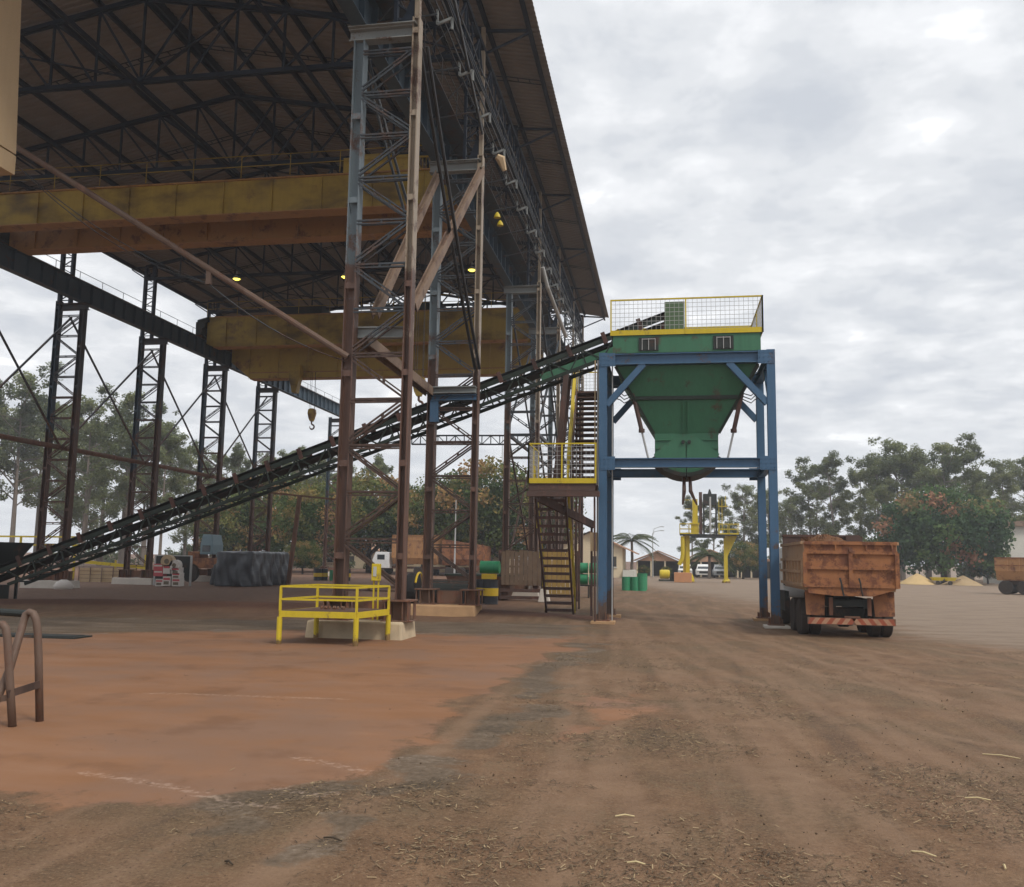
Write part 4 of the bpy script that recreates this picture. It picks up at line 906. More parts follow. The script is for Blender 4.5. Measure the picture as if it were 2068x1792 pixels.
# ------------------------------------------------------------------ small yellow platform by the nearest column
pf = thing('yellow_platform', 'low yellow railed inspection platform in front of the nearest rusty column', 'platform', (-8.0, 21.4, 0))
K = [G(563, 1297), G(718, 1300), G(783, 1285), G(638, 1283)]
K = [Vector((k.x, k.y, 0)) for k in K]; K = [A(563, 1290, 20.1), A(718, 1290, 20.15), A(783, 1280, 21.8), A(638, 1280, 21.8)]
K = [Vector((k.x, k.y, 0)) for k in K]
zd = .70
for k in K: hb(lambda m: m.tube(k, k+Vector((0, 0, zd-.09)), .062, 12), 'leg', 'yellow', pf)
def frame(m):
    for a, b_ in zip(K, K[1:]+K[:1]): m.bar(a+Vector((0, 0, zd-.02)), b_+Vector((0, 0, zd-.02)), .06, .14)
hb(frame, 'deck_frame', 'yellow', pf)
hb(lambda m: m.add([k+(Vector((-7.9, 20.95, 0))-k)*.02+Vector((0, 0, zd+.052)) for k in K]+[k+(Vector((-7.9, 20.95, 0))-k)*.02+Vector((0, 0, zd+.02)) for k in K], [(0, 1, 2, 3), (7, 6, 5, 4), (0, 4, 5, 1), (1, 5, 6, 2), (2, 6, 7, 3), (3, 7, 4, 0)]), 'deck_plate', 'stair', pf)
def prail(m):
    for k in K: m.bar(k+Vector((0, 0, zd+.05)), k+Vector((0, 0, 1.30)), .05, .05, (1, 0, 0))
    for a, b_ in zip(K, K[1:]+K[:1]):
        for h in (1.30, 1.01): m.bar(a+Vector((0, 0, h)), b_+Vector((0, 0, h)), .042, .042)
hb(prail, 'hand_rail', 'yellow', pf)
# loose dark chain on the deck
ch = MB()
for k in range(9): ch.lathe([(.035, -.02), (.05, 0), (.035, .02)], (-8.15+k*.07, 21.1+.05*math.sin(k*2.0), zd+.085), 8, 'x')
tag(ch.build('rusty_chain', M['rust'], None, origin=(-7.9, 21.1, zd+.06)), 'short heap of rusty chain lying on the yellow platform deck', 'chain')
# yellow control box on posts
cb = thing('control_box', 'yellow control box on two thin posts behind the yellow platform', 'control box', A(760, 1200, 22.1))
c0 = A(760, 1156, 22.1); hb(lambda m: m.box(c0, (.20, .16, .42)), 'cabinet', 'yellow', cb, bevel=.012); hb(lambda m: m.box(c0+Vector((-.01, -.085, .02)), (.08, .012, .24)), 'label_plate', 'galv', cb)
for dx in (-.06, .06): hb(lambda m: m.bar(c0+Vector((dx, .02, -.21)), Vector((c0.x+dx, 22.12, .45)), .035, .035, (1, 0, 0)), 'post', 'yellow', cb)

# ------------------------------------------------------------------ bent pipe guard rail at the left edge
gr = thing('pipe_rail', 'rusty bent pipe guard rail in the left foreground', 'guard rail', (-7.6, 9.9, 0))
b0, b1 = G(80, 1457), G(25, 1468); b0.z = b1.z = 0
def P10(px, py, Y=9.95): return A(px, py, Y)
t0 = b0.y
hb(lambda m: m.path([b0, P10(78, 1330, t0), P10(76, 1275, t0), P10(73, 1252, t0), P10(67, 1239, t0), P10(60, 1236, t0), P10(52, 1242, t0), P10(44, 1268, t0-.1), P10(20, 1350, t0-.25), P10(-4, 1408, t0-.4), P10(-30, 1470, t0-.5)], .045, 12), 'bent_pipe', 'pipe', gr, smooth=True)
t1 = b1.y
hb(lambda m: m.path([b1, P10(20, 1380, t1), P10(15, 1290, t1), P10(12, 1270, t1), P10(6, 1261, t1), P10(-4, 1261, t1), P10(-14, 1275, t1), P10(-40, 1350, t1)], .045, 12), 'bent_pipe', 'pipe', gr, smooth=True)
hb(lambda m: m.bar(P10(80, 1382, t0-.06), P10(15, 1403, t1-.06), .015, .085), 'flat_bar', 'lacing', gr)
hb(lambda m: m.tube(P10(-60, 1232, t0+.02), P10(56, 1240, t0+.02), .045, 10), 'top_bar', 'conv_dark', gr)
hb(lambda m: m.bar(P10(-30, 1416, t1), P10(24, 1408, t1), .05, .07), 'cross_bar', 'pipe', gr)

# drain sump lid in the grey wash strip
sm = MB(); c = G(110, 1287); sm.bb(c.x-1.5, c.x+.75, c.y-.35, c.y+.35, .0, .035); sm.bb(c.x-1.35, c.x+.6, c.y-.27, c.y+.27, .036, .05)
tag(sm.build('drain_cover', M['conv_dark'], None, origin=(c.x, c.y, 0)), 'dark flat drain cover in the grey wet strip at the left', 'drain')
# ------------------------------------------------------------------ vehicles
M['orange'] = steel('orange_truck_paint', (.33, .135, .052), (.16, .06, .03), .60, .65, 2.6, .7)
M['orange_side'] = steel('dusty_cream_side', (.42, .27, .16), (.30, .13, .06), .25, .65, 2.0, .5)
M['orange_light'] = steel('pale_orange_body', (.44, .23, .095), (.22, .09, .045), .40, .6, 1.5, .5)
M['white'] = plain('white_paint', (.72, .72, .70), .4, .06, 3, .5)
M['glass'] = plain('dark_glass', (.03, .035, .04), .12, .2, 3, .6)
M['tyre'] = plain('dusty_tyre', (.042, .032, .026), .85, .35, 5)
M['stripe_r'] = plain('reflector_red', (.27, .07, .035), .6, .35, 6); M['stripe_w'] = plain('reflector_pale', (.36, .20, .12), .6, .35, 6)
M['soil'] = plain('load_of_filter_cake', (.13, .065, .035), .95, .45, 5, .1, 0, .6)
M['green_drum'] = plain('green_drum_paint', (.03, .22, .10), .4, .2, 2, .4); M['drum_black'] = plain('drum_black', (.018, .02, .026), .4, .2, 3, .4); M['drum_yellow'] = plain('drum_yellow', (.60, .40, .02), .45, .15, 3, .4)
def lp(fn, nm, mat, par, **k): mb = MB(); fn(mb); return mb.build(nm, [M[x] for x in mat] if isinstance(mat, list) else M[mat], par, local=True, **k)
def wheel(par, x, y, r, w_, nm='wheel', axis='x'):
    c = (x, y, r)
    t = lp(lambda m: m.lathe([(r*.62, -w_/2), (r*.93, -w_/2), (r, -w_*.36), (r, w_*.36), (r*.93, w_/2), (r*.62, w_/2)], c, 26, axis), nm, 'tyre', par)
    lp(lambda m: m.lathe([(.0, -w_*.30), (r*.6, -w_*.46), (r*.618, -w_*.40), (r*.618, w_*.40), (r*.6, w_*.46), (.0, w_*.30)], c, 18, axis), 'rim', 'rust', t); return t
tk = thing('dump_truck', 'rusty orange dump truck loaded with brown soil, seen from behind beside the blue hopper', 'truck', (4.88, 26.2, 0), R(0))
W2 = 1.19
def tailgate(m):
    m.bb(-W2, W2, 0, .05, 1.37, 2.60)
    for z in (1.42, 1.90, 2.32, 2.57): m.bb(-W2-.02, W2+.02, -.055, -.003, z-.045, z+.045)
    for x in (-W2-.0, .0, W2): m.bb(x-.055, x+.055, -.075, -.058, 1.37, 2.31)
    for x in (-.38, .42, 1.08): m.bb(x-.02, x+.02, -.058, -.005, 2.36, 2.53)
tg = lp(tailgate, 'tailgate', 'orange', tk)
lp(lambda m: [m.path([(x, -.10, 1.63), (x+.03, -.13, 1.50), (x+.05, -.12, 1.33), (x+.09, -.10, 1.16)], .024, 6) for x in (-.30, .19)], 'chain_latch', 'conv_dark', tg)
lp(lambda m: [m.tube((x, -.10, 2.38), (x, .05, 2.38), .05, 8) for x in (.0,)], 'hinge', 'rust', tg)
def lower(m):
    m.prism([(-W2+.07, -.02, 1.37), (-W2+.07, -.02, 1.22), (-.45, -.02, 1.15), (.55, -.02, 1.15), (W2-.05, -.02, 1.33), (W2-.05, -.02, 1.37)], (0, .05, 0))
lp(lower, 'rear_apron', 'orange', tk)
def bed(m):
    for s in (-1, 1):
        x = s*W2; m.bb(x-.03, x+.03, .051, 4.75, 1.35, 2.62)
        for z in (1.42, 1.78, 2.12, 2.57): m.bb(x+s*.031, x+s*.09, .06, 4.75, z-.04, z+.04)
        y = .10
        while y < 4.7: m.bb(x+s*.031, x+s*.085, y-.03, y+.03, 1.46, 2.08); y += .66
    m.bb(-W2+.031, W2-.031, .06, 4.7, 1.28, 1.36)
lp(bed, 'bed_side', 'orange_side', tk)
lp(lambda m: (m.bb(-W2, W2, 4.751, 4.81, 1.3, 2.90), m.bb(-W2, W2, 4.72, 4.9, 2.86, 2.93), m.bb(W2-.5, W2, 4.3, 4.75, 2.63, 2.88)), 'headboard', 'stair', tk)
def load(m):
    nx, ny = 26, 40; vs = []
    for j in range(ny):
        for i in range(nx):
            u, v = i/(nx-1), j/(ny-1); x = (-1+2*u)*(W2-.035); y = .06+v*4.65
            h = .36*math.exp(-((u-.36)/.24)**2-((v-.62)/.33)**2)+.16*math.exp(-((u-.55)/.3)**2-((v-.4)/.3)**2)
            e = min(1, 6*min(u, 1-u))*min(1, 6*min(v, 1-v))
            h += (random.random()-.4)*.10*e; vs.append((x, y, 2.30+h+.12*e))
    m.add(vs, [(j*nx+i, j*nx+i+1, (j+1)*nx+i+1, (j+1)*nx+i) for j in range(ny-1) for i in range(nx-1)])
    for _ in range(420):
        u, v = random.gauss(.36, .17), random.gauss(.62, .2)
        if not (.03 < u < .97 and .03 < v < .97): continue
        x = (-1+2*u)*W2; y = .06+v*4.65; z = 2.42+.36*math.exp(-((u-.36)/.24)**2-((v-.62)/.33)**2); a = random.random()*6.28
        m.bar((x, y, z-.02), (x+.14*math.cos(a), y+.14*math.sin(a), z+random.random()*.16), .02, .012)
lp(load, 'soil_load', 'soil', tk)
lp(lambda m: [m.bb(s*.42-.06, s*.42+.06, .25, 7.4, .82, 1.08) for s in (-1, 1)]+[m.bb(-.36, .36, y-.06, y+.06, .86, 1.04) for y in (.35, 2.2, 4.9)]+[m.bb(-.5, .5, .9, 1.4, .55, .8), m.tube((-.95, 1.25, .52), (.95, 1.25, .52), .10, 10), m.lathe([(.1, -.3), (.27, -.12), (.27, .12), (.1, .3)], (0, 1.25, .52), 12, 'x')], 'chassis', 'conv_dark', tk)
for s in (-1, 1):
    for y in (1.25, 2.55):
        for dx in (.80, 1.10): wheel(tk, s*dx, y, .50, .27)
    wheel(tk, s*1.02, 6.0, .50, .28)
    lp(lambda m: m.prism([(s*.62, .36, 1.24), (s*1.17, .30, 1.30), (s*1.15, .22, .62), (s*.66, .30, .60)], (0, .03, 0)), 'mud_flap', 'orange', tk)
    lp(lambda m: m.bb(s*.50-.05, s*.50+.05, .2, .26, .62, 1.1), 'bracket', 'rust', tk)
def bumper(m):
    n = 17; x0, x1 = -1.14, 1.12; dx = (x1-x0)/n
    m.m = 2; m.bb(x0, x1, .03, .13, .38, .56)
    for i in range(n):
        m.m = i % 2; k = .06 if x0+i*dx < -.0 else -.06; a = x0+i*dx; 
        lo0, lo1, hi0, hi1 = a-k, a+dx-k, a+k, a+dx+k
        cl = lambda v: min(max(v, x0), x1)
        m.add([(cl(lo0), .026, .39), (cl(lo1), .026, .39), (cl(hi1), .026, .55), (cl(hi0), .026, .55)], [(0, 1, 2, 3)])
lp(bumper, 'bumper', ['stripe_r', 'stripe_w', 'rust'], tk)
lp(lambda m: m.bb(-.18, .22, .02, .10, .57, .61), 'tow_eye', 'rust', tk)
def cab(m):
    m.loft([[(-1.16, 5.3, .9), (1.16, 5.3, .9), (1.16, 7.2, .9), (-1.16, 7.2, .9)], [(-1.16, 5.3, 2.0), (1.16, 5.3, 2.0), (1.16, 7.2, 2.0), (-1.16, 7.2, 2.0)], [(-1.08, 5.35, 2.55), (1.08, 5.35, 2.55), (1.08, 6.9, 2.55), (-1.08, 6.9, 2.55)]])
lp(cab, 'cab', 'white', tk, bevel=.05); lp(lambda m: [m.bb(s*1.165-.01, s*1.165+.01, 5.7, 6.7, 1.75, 2.0) for s in (-1, 1)], 'side_window', 'glass', tk)
lp(lambda m: m.bb(-1.32, -1.20, 3.4, 4.9, .55, 1.15), 'side_tank', 'conv_dark', tk)

def side_truck(name, label, loc, rz, L, H, mats, cabin=True, axles=(1.2, 2.4), hcab=2.6, low=1.25):
    """cane-hauling truck: nose at -X, body behind it"""
    t = thing(name, label, 'truck', loc, rz); x0 = 2.6 if cabin else 0
    if cabin:
        lp(lambda m: m.loft([[(0, -1.2, .75), (2.2, -1.2, .75), (2.2, 1.2, .75), (0, 1.2, .75)], [(.0, -1.2, 1.7), (2.2, -1.2, 1.7), (2.2, 1.2, 1.7), (.0, 1.2, 1.7)], [(.35, -1.12, hcab), (2.2, -1.12, hcab), (2.2, 1.12, hcab), (.35, 1.12, hcab)]]), 'cab', 'white', t, bevel=.06)
        lp(lambda m: m.prism([(.06, -1.0, 1.75), (.06, 1.0, 1.75), (.31, .95, 2.42), (.31, -.95, 2.42)], (-.02, 0, .0)), 'windscreen', 'glass', t)
        lp(lambda m: m.bb(.65, 1.6, -1.205, -1.185, 1.72, 2.3), 'side_window', 'glass', t)
        lp(lambda m: (m.bb(-.06, 0, -1.15, 1.15, .45, .78), m.bb(-.05, -.001, -.55, .55, .95, 1.35)), 'grille', 'conv_dark', t)
        for s in (-.9, .9): lp(lambda m: m.bb(-.09, -.06, s-.14, s+.14, .58, .74), 'headlight', 'galv', t)
        for s in (-1, 1): wheel(t, 1.1, s*1.02, .5, .28, axis='y')
    lp(lambda m: m.bb(.6, x0+L, -.45, .45, .72, .98), 'chassis', 'rust', t)
    def body(m):
        m.loft([[(x0, -1.0, low), (x0+L, -1.0, low), (x0+L, 1.0, low), (x0, 1.0, low)], [(x0, -1.28, low+.7), (x0+L, -1.28, low+.7), (x0+L, 1.28, low+.7), (x0, 1.28, low+.7)], [(x0, -1.28, H), (x0+L, -1.28, H), (x0+L, 1.28, H), (x0, 1.28, H)]])
        x = x0
        while x <= x0+L+.01: m.bb(x-.04, x+.04, -1.34, -1.281, low+.7, H); m.bb(x-.04, x+.04, 1.281, 1.34, low+.7, H); x += L/9
    lp(body, 'cargo_body', mats[0], t)
    lp(lambda m: (m.bb(x0-.02, x0+L+.02, -1.36, 1.36, H+.001, H+.07), m.bb(x0-.02, x0+L+.02, -1.345, 1.345, H-.55, H-.48)), 'top_rail', mats[1], t)
    for a in axles:
        for s in (-1, 1): wheel(t, x0+L-a, s*1.0, .5, .5, axis='y')
    return t
lt = side_truck('cane_truck', 'white cab truck with pale orange high body parked by mango trees behind the second column', (-33.6, 104, 0), R(-10), 5.6, 4.5, ('orange_light', 'orange_light'))
lt2 = thing('cane_trailer', 'rusty orange cane trailer coupled behind the white cab truck', 'trailer', (-25.0, 102.6, 0), R(-8))
lp(lambda m: (m.loft([[(0, -1, 1.2), (5, -1, 1.2), (5, 1, 1.2), (0, 1, 1.2)], [(0, -1.25, 1.9), (5, -1.25, 1.9), (5, 1.25, 1.9), (0, 1.25, 1.9)], [(0, -1.25, 4.1), (5, -1.25, 3.4), (5, 1.25, 3.4), (0, 1.25, 4.1)]]), [m.bb(x-.05, x+.05, -1.32, -1.252, 1.9, 3.6) for x in (.1, 1.3, 2.5, 3.7, 4.9)]), 'cargo_body', 'orange', lt2)
lp(lambda m: (m.bb(-1.5, 5, -.4, .4, .75, 1.0), m.prism([(3.3, -1.1, 1.2), (4.8, -1.1, 1.2), (4.2, -1.1, .5), (3.7, -1.1, .5)], (0, .1, 0))), 'chassis', 'rust', lt2)
for x in (.9, 2.3):
    for s in (-1, 1): wheel(lt2, x, s*1.0, .5, .4, axis='y')
side_truck('cane_truck', 'orange high sided truck body with rusty lower half at the right edge of the yard', (24.4, 74.0, 0), R(-30), 7.0, 2.62, ('orange_light', 'orange'), False, (1.2, 5.2, 6.4), 1.9, 1.0)

# ------------------------------------------------------------------ drums, tarpaulin stack, boxes and other yard goods
def drum_meshes():
    r, h = .29, .88
    prof = [(r*.93, .02), (r, 0), (r, .03), (r*.975, .05), (r*.975, .27), (r*1.01, .29), (r*.975, .31), (r*.975, .57), (r*1.01, .59), (r*.975, .61), (r*.975, .83), (r, .85), (r, h), (r*.93, h-.02)]
    lid = MB().lathe([(r*.92, .865), (r*.92, .872)], (0, 0, 0), 22); lid.lathe([(.04, .873), (.04, .895)], (.18, 0, 0), 10)
    return prof, lid
prof, lid = drum_meshes()
DG = {}
for k, (mt, bands) in dict(green=('green_drum', None), black=('drum_black', True)).items():
    m = MB(); m.lathe(prof, (0, 0, 0), 24); DG[k] = (m.mesh('drum_shell', M[mt], smooth=False), lid.mesh('drum_lid', M[mt]))
bm_ = MB().lathe([(.2955, .30), (.2975, .32), (.2975, .56), (.2955, .58)], (0, 0, 0), 24).mesh('drum_band', M['drum_yellow'])
def drum(kind, loc, label, group, rot=None, k=1.0):
    t = thing('oil_drum', label, 'drum', loc, 0, group)
    if rot is not None: t.rotation_euler = rot
    t.scale = (k, k, k)
    put('shell', DG[kind][0], t); put('lid', DG[kind][1], t)
    if kind == 'black': put('yellow_band', bm_, t)
    return t
gl = ['green drum on the yard right of the rear blue leg, leftmost of three', 'green drum on the yard, middle of the three beyond the hopper', 'green drum on the yard, rightmost of three beyond the hopper', 'green drum standing behind the three in a row']
for i, px in enumerate((1265, 1283, 1297)): p = G(px, 1193); drum('green', (p.x, 63.2, 0), gl[i], 'green drums beyond the hopper', None, 1.06)
drum('green', (A(1297, 1190, 66.5).x, 66.5, .0), gl[3], 'green drums beyond the hopper', None, 1.28)
# rack of lying green drums beside the stairs
rk = thing('drum_rack', 'low dark rack holding green drums on their sides, behind the stairs', 'rack', (-4.2, 50, 0))
hb(lambda m: [m.bar((x, y, 0), (x, y, .62), .06, .06, (1, 0, 0)) for x in (-5.0, -4.2, -3.3) for y in (49.6, 50.6)]+[m.bb(-5.05, -3.2, y-.04, y+.04, .62, .68) for y in (49.6, 50.6)], 'rack_frame', 'conv_dark', rk)
for i, (x, z) in enumerate(((-4.72, .98), (-4.72, 1.58), (-3.75, .98), (-3.75, 1.58))):
    drum('green', (x+.44, 50.1, z), ['green drum lying on the rack by the stairs, lower left', 'green drum lying on the rack by the stairs, upper left', 'green drum lying on the rack by the stairs, lower right', 'green drum lying on the rack by the stairs, upper right'][i], 'green drums lying on the rack', (0, R(-90), 0))
drum('green', (A(1227, 1180, 55).x, 55, 0), 'green drum seen between the two left blue legs, lower one', 'green drums between the blue legs'); drum('green', (A(1227, 1180, 55).x, 55, .885), 'green drum seen between the two left blue legs, upper one', 'green drums between the blue legs')
p = A(1223, 1160, 57); 
# banded drums
for px, y, lb in ((641, 72, 'black drum with yellow band behind the yellow platform, leftmost'), (654, 72.6, 'black drum with yellow band touching the leftmost one'), (687, 72, 'black drum with yellow band right of the nearest rusty leg'), (700, 72.8, 'black drum with yellow band, right neighbour behind the nearest leg')):
    drum('black', (A(px, 1170, y).x, y, 0), lb, 'banded drums behind the platform', None, 1.1)
drum('green', (A(672, 1170, 72.3).x, 72.3, 0), 'small green drum between the banded black drums', 'banded drums behind the platform', None, 1.0)
for px, y, z, lb in ((976, 41, 0, 'black drum with yellow band beside the second column, left one'), (990, 40.6, 0, 'black drum with yellow band beside the second column, right one')):
    drum('black', (A(px, 1200, y).x, y, z), lb, 'banded drums by the second column', None, 1.22)
drum('green', (A(986, 1146, 41.4).x-.35, 41.4, 1.62), 'green drum lying on top of a box above the banded drums', 'banded drums by the second column', (0, R(90), 0), 1.0)
tag(MB().bb(A(988, 1160, 41.4).x-.3, A(988, 1160, 41.4).x+.3, 41.1, 41.75, 1.08, 1.32).build('yellow_crate', M['drum_yellow'], None, origin=(A(988, 1160, 41.4).x, 41.4, 1.08), bevel=.02), 'yellow crate under the lying green drum', 'crate')
# tarpaulin covered stack: draped mesh with folds
M['tarp'] = plain('grey_black_tarpaulin', (.045, .049, .058), .38, .6, .9, .5, 0, .25)
def tarp():
    x0, x1, y0, y1, h = -28.7, -26.25, 55.5, 61.2, 2.15; vs, fs = [], []; nx, nz = 96, 26
    rings = []
    per = [(x0, y0), (x1, y0), (x1, y1), (x0, y1)]
    n = 160; pts = []
    seg = [(x1-x0), (y1-y0), (x1-x0), (y1-y0)]; tot = sum(seg)
    for k in range(n):
        d = k/n*tot; i = 0
        while d > seg[i]: d -= seg[i]; i += 1
        a, b_ = per[i], per[(i+1) % 4]; t = d/seg[i]; nrm = [(0, -1), (1, 0), (0, 1), (-1, 0)][i]; pts.append((a[0]+(b_[0]-a[0])*t, a[1]+(b_[1]-a[1])*t, nrm))
    for j in range(nz+1):
        z = h*(1-j/nz); r = []
        for k, (x, y, nr) in enumerate(pts):
            s = k/n*tot; f = .11*math.sin(s*4.1+1.6*math.sin(z*2.3))+.06*math.sin(s*9.3+z*3.1+2*math.sin(s))+.05*(vn(s*1.7, z*2.1)-.5)*2
            sl = .10*j/nz+(f*(.35+.65*j/nz)); sag = .05*math.sin(s*3.3)*(1-j/nz)
            r.append((x+nr[0]*sl, y+nr[1]*sl, max(.01, z+sag*.8-(0.02 if j == nz else 0))))
        rings.append(r)
    top = [[((x-(x0+x1)/2)*q+(x0+x1)/2, (y-(y0+y1)/2)*q+(y0+y1)/2, h+.05+.05*math.sin(x*2.4+q*3)) for x, y, z in rings[0]] for q in (.2, .6, .92)]
    m = MB(); m.loft(top+rings, True)
    return m
def vn(a, b_): return float(vnoise(np.array([[a]]), np.array([[b_]]), 1.0, 31)[0, 0])
tp = tarp().build('tarpaulin_stack', M['tarp'], None, origin=(-27.5, 58.3, 0), smooth=True)
tag(tp, 'big stack wrapped in wrinkled dark grey tarpaulin, with netting, left of the nearest column', 'covered stack')
net = MB()
for z in np.arange(.35, 2.1, .34): net.path([(-28.9, 55.28, z), (-27.4, 55.2, z+.02), (-25.98, 55.25, z), (-25.95, 58.3, z+.02), (-26.0, 61.3, z)], .006, 4)
for x in np.arange(-28.6, -26.1, .42): net.path([(x, 55.22, .02), (x, 55.26, 2.12)], .006, 4)
net.build('net', M['cable'], tp)
pile = tarp
tag(MB().loft([[(-30.2, 57.5, 0), (-28.9, 57.5, 0), (-28.9, 60, 0), (-30.2, 60, 0)], [(-30.0, 57.6, 1.3), (-28.9, 57.6, 1.3), (-28.9, 59.8, 1.3), (-30.0, 59.8, 1.3)], [(-29.7, 58, 1.6), (-29.0, 58, 1.6), (-29.0, 59.5, 1.6), (-29.7, 59.5, 1.6)]]).build('tarpaulin_bundle', M['tarp'], None, origin=(-29.5, 58.5, 0), bevel=.08), 'smaller tarpaulin bundle left of the big wrapped stack', 'covered stack')
# printed cartons and cable reels
M['carton'] = plain('white_carton', (.62, .57, .52), .7, .08, 3); M['carton_red'] = plain('carton_red_print', (.50, .09, .10), .6, .2, 4); M['carton_pic'] = plain('carton_picture_print', (.16, .13, .09), .6, .5, 9)
bl = ['pink and red printed carton at the top left of the carton pile', 'pink and red printed carton below the top left one', 'white carton with red band in the middle of the carton pile', 'white carton under the right reel', 'white carton with dark picture at the lower left', 'white carton with dark picture at the lower middle', 'white carton at the lower right of the pile', 'white carton in the middle row, right']
for i, (px, py, w_, h_) in enumerate(((321, 1146, .62, .42), (321, 1158, .62, .36), (338, 1150, .46, .55), (356, 1153, .52, .40), (323, 1177, .50, .44), (338, 1174, .52, .58), (357, 1176, .54, .50), (357, 1163, .54, .36))):
    c = A(px, py, 52.8); t = thing('carton', bl[i], 'carton', c, 0, 'printed cartons by the white block'); z0 = c.z-h_/2
    hb(lambda m: m.bb(c.x-w_/2, c.x+w_/2, 52.7, 53.2, z0, z0+h_), 'box', 'carton_red' if i < 2 else 'carton', t, bevel=.01)
    hb(lambda m: m.bb(c.x-w_*.42, c.x+w_*.42, 52.692, 52.697, z0+h_*.62, z0+h_*.85), 'printed_band', 'carton' if i < 2 else 'carton_red', t)
    if i > 2: hb(lambda m: m.bb(c.x-w_*.36, c.x+w_*.3, 52.692, 52.697, z0+h_*.15, z0+h_*.5), 'printed_picture', 'carton_pic', t)
for px, py, r_, mt, lb in ((340, 1134, .40, 'tan', 'tan paper roll on top of the carton pile'), (355, 1142, .34, 'carton', 'white reel with dark hub on the right of the carton pile')):
    c = A(px, py, 52.9); t = thing('paper_reel', lb, 'reel', c); hb(lambda m: m.lathe([(r_, -.2), (r_, .2)], tuple(c), 24, 'y'), 'roll', mt, t); hb(lambda m: m.lathe([(r_*.4, -.215), (r_*.4, -.205)], tuple(c), 16, 'y'), 'hub', 'carton_pic', t)
pb = thing('dark_panel', 'dark framed panel standing behind the printed cartons', 'panel', (-31, 54.2, 0)); hb(lambda m: m.bb(-32.15, -29.8, 54.2, 54.26, .42, 1.86), 'board', 'conv_dark', pb); hb(lambda m: [m.bb(-32.25, -32.15, 54.18, 54.3, 0, 1.92), m.bb(-29.8, -29.7, 54.18, 54.3, 0, 1.92), m.bb(-32.149, -29.801, 54.18, 54.3, 1.861, 1.92)], 'frame', 'galv', pb)
# tractor-like loader behind the columns
M['loader'] = plain('pale_blue_cab', (.16, .23, .26), .5, .2, 2)
ld = thing('loader', 'pale blue cabbed loader with orange parts behind the third far column', 'loader', (-32.6, 63, 0))
hb(lambda m: m.loft([ring(-33.6, -32.6, 62.4, 64, 2.0), ring(-33.6, -32.6, 62.4, 64, 2.7), ring(-33.5, -32.75, 62.5, 63.9, 3.45)]), 'cab', 'loader', ld, bevel=.05)
hb(lambda m: m.bb(-33.4, -32.8, 62.37, 62.398, 2.2, 2.65), 'window', 'glass', ld)
hb(lambda m: (m.bb(-34.7, -32.2, 62.5, 63.9, 1.0, 1.75), m.bb(-34.6, -33.65, 62.5, 63.8, 1.75, 2.2)), 'engine_hood', 'orange', ld, bevel=.05)
hb(lambda m: (m.bar((-32.2, 62.3, 2.0), (-30.4, 62.3, .8), .12, .22), m.bb(-30.6, -29.9, 62.2, 64, .35, .9)), 'lift_arm', 'loader', ld)
for x in (-34.2, -31.9):
    t = MB().lathe([(.3, -.2), (.62, -.2), (.66, -.12), (.66, .12), (.62, .2), (.3, .2)], (x, 62.3, .66), 22, 'y').build('wheel', M['tyre'], ld)
    MB().lathe([(.0, -.15), (.3, -.2), (.3, .2), (.0, .15)], (x, 62.3, .66), 14, 'y').build('rim', M['orange'], t)
lump = MB(); c = A(128, 1188, 45.6); lump.loft([[(c.x+r_*math.cos(a)*(1+.2*math.sin(2*a+k)), 45.6+r_*.7*math.sin(a), z) for a in np.linspace(0, 6.28, 12, endpoint=False)] for k, (z, r_) in enumerate(((-.02, .42), (.18, .50), (.38, .40), (.52, .18)))])
tag(lump.build('white_sack', M['carton'], None, origin=(c.x, 45.6, 0), smooth=True), 'white bulging sack lying on the soil below the conveyor, by the leftmost column', 'sack')
# old tyre and dark rolls lying between the columns
t = thing('cable_drum', 'dark wheel shaped reel with a yellow strap between the first two columns', 'reel', (-11, 40, 0))
hb(lambda m: m.lathe([(.2, -.22), (.62, -.22), (.66, -.1), (.66, .1), (.62, .22), (.2, .22)], (-11.2, 40, .66), 26, 'x'), 'reel_body', 'rubber', t); hb(lambda m: m.path([(-10.93, 40+.68*math.sin(a), .66+.68*math.cos(a)) for a in np.linspace(-1.2, 1.9, 12)], .05, 6), 'yellow_strap', 'drum_yellow', t)
t = thing('steel_roll', 'dark steel roll lying behind the second column foot', 'roll', (-9.6, 41, 0)); hb(lambda m: m.lathe([(.5, -.9), (.52, -.85), (.52, .85), (.5, .9)], (-9.7, 40.6, .52), 22, 'x'), 'roll_body', 'conv_dark', t); hb(lambda m: m.lathe([(.3, .905), (.3, .93)], (-9.7, 40.6, .52), 16, 'x'), 'end_plate', 'rust', t)
t = thing('plate_bin', 'low brown steel skip between the second column and the drums', 'skip', (-8.6, 45, 0))
hb(lambda m: m.loft([ring(-10.4, -7.8, 44.6, 46, .1), ring(-10.8, -7.4, 44.4, 46.2, 1.15)]), 'skip_body', 'rust', t); hb(lambda m: m.bb(-10.85, -7.35, 44.33, 46.27, 1.151, 1.24), 'rim', 'conv_green', t)
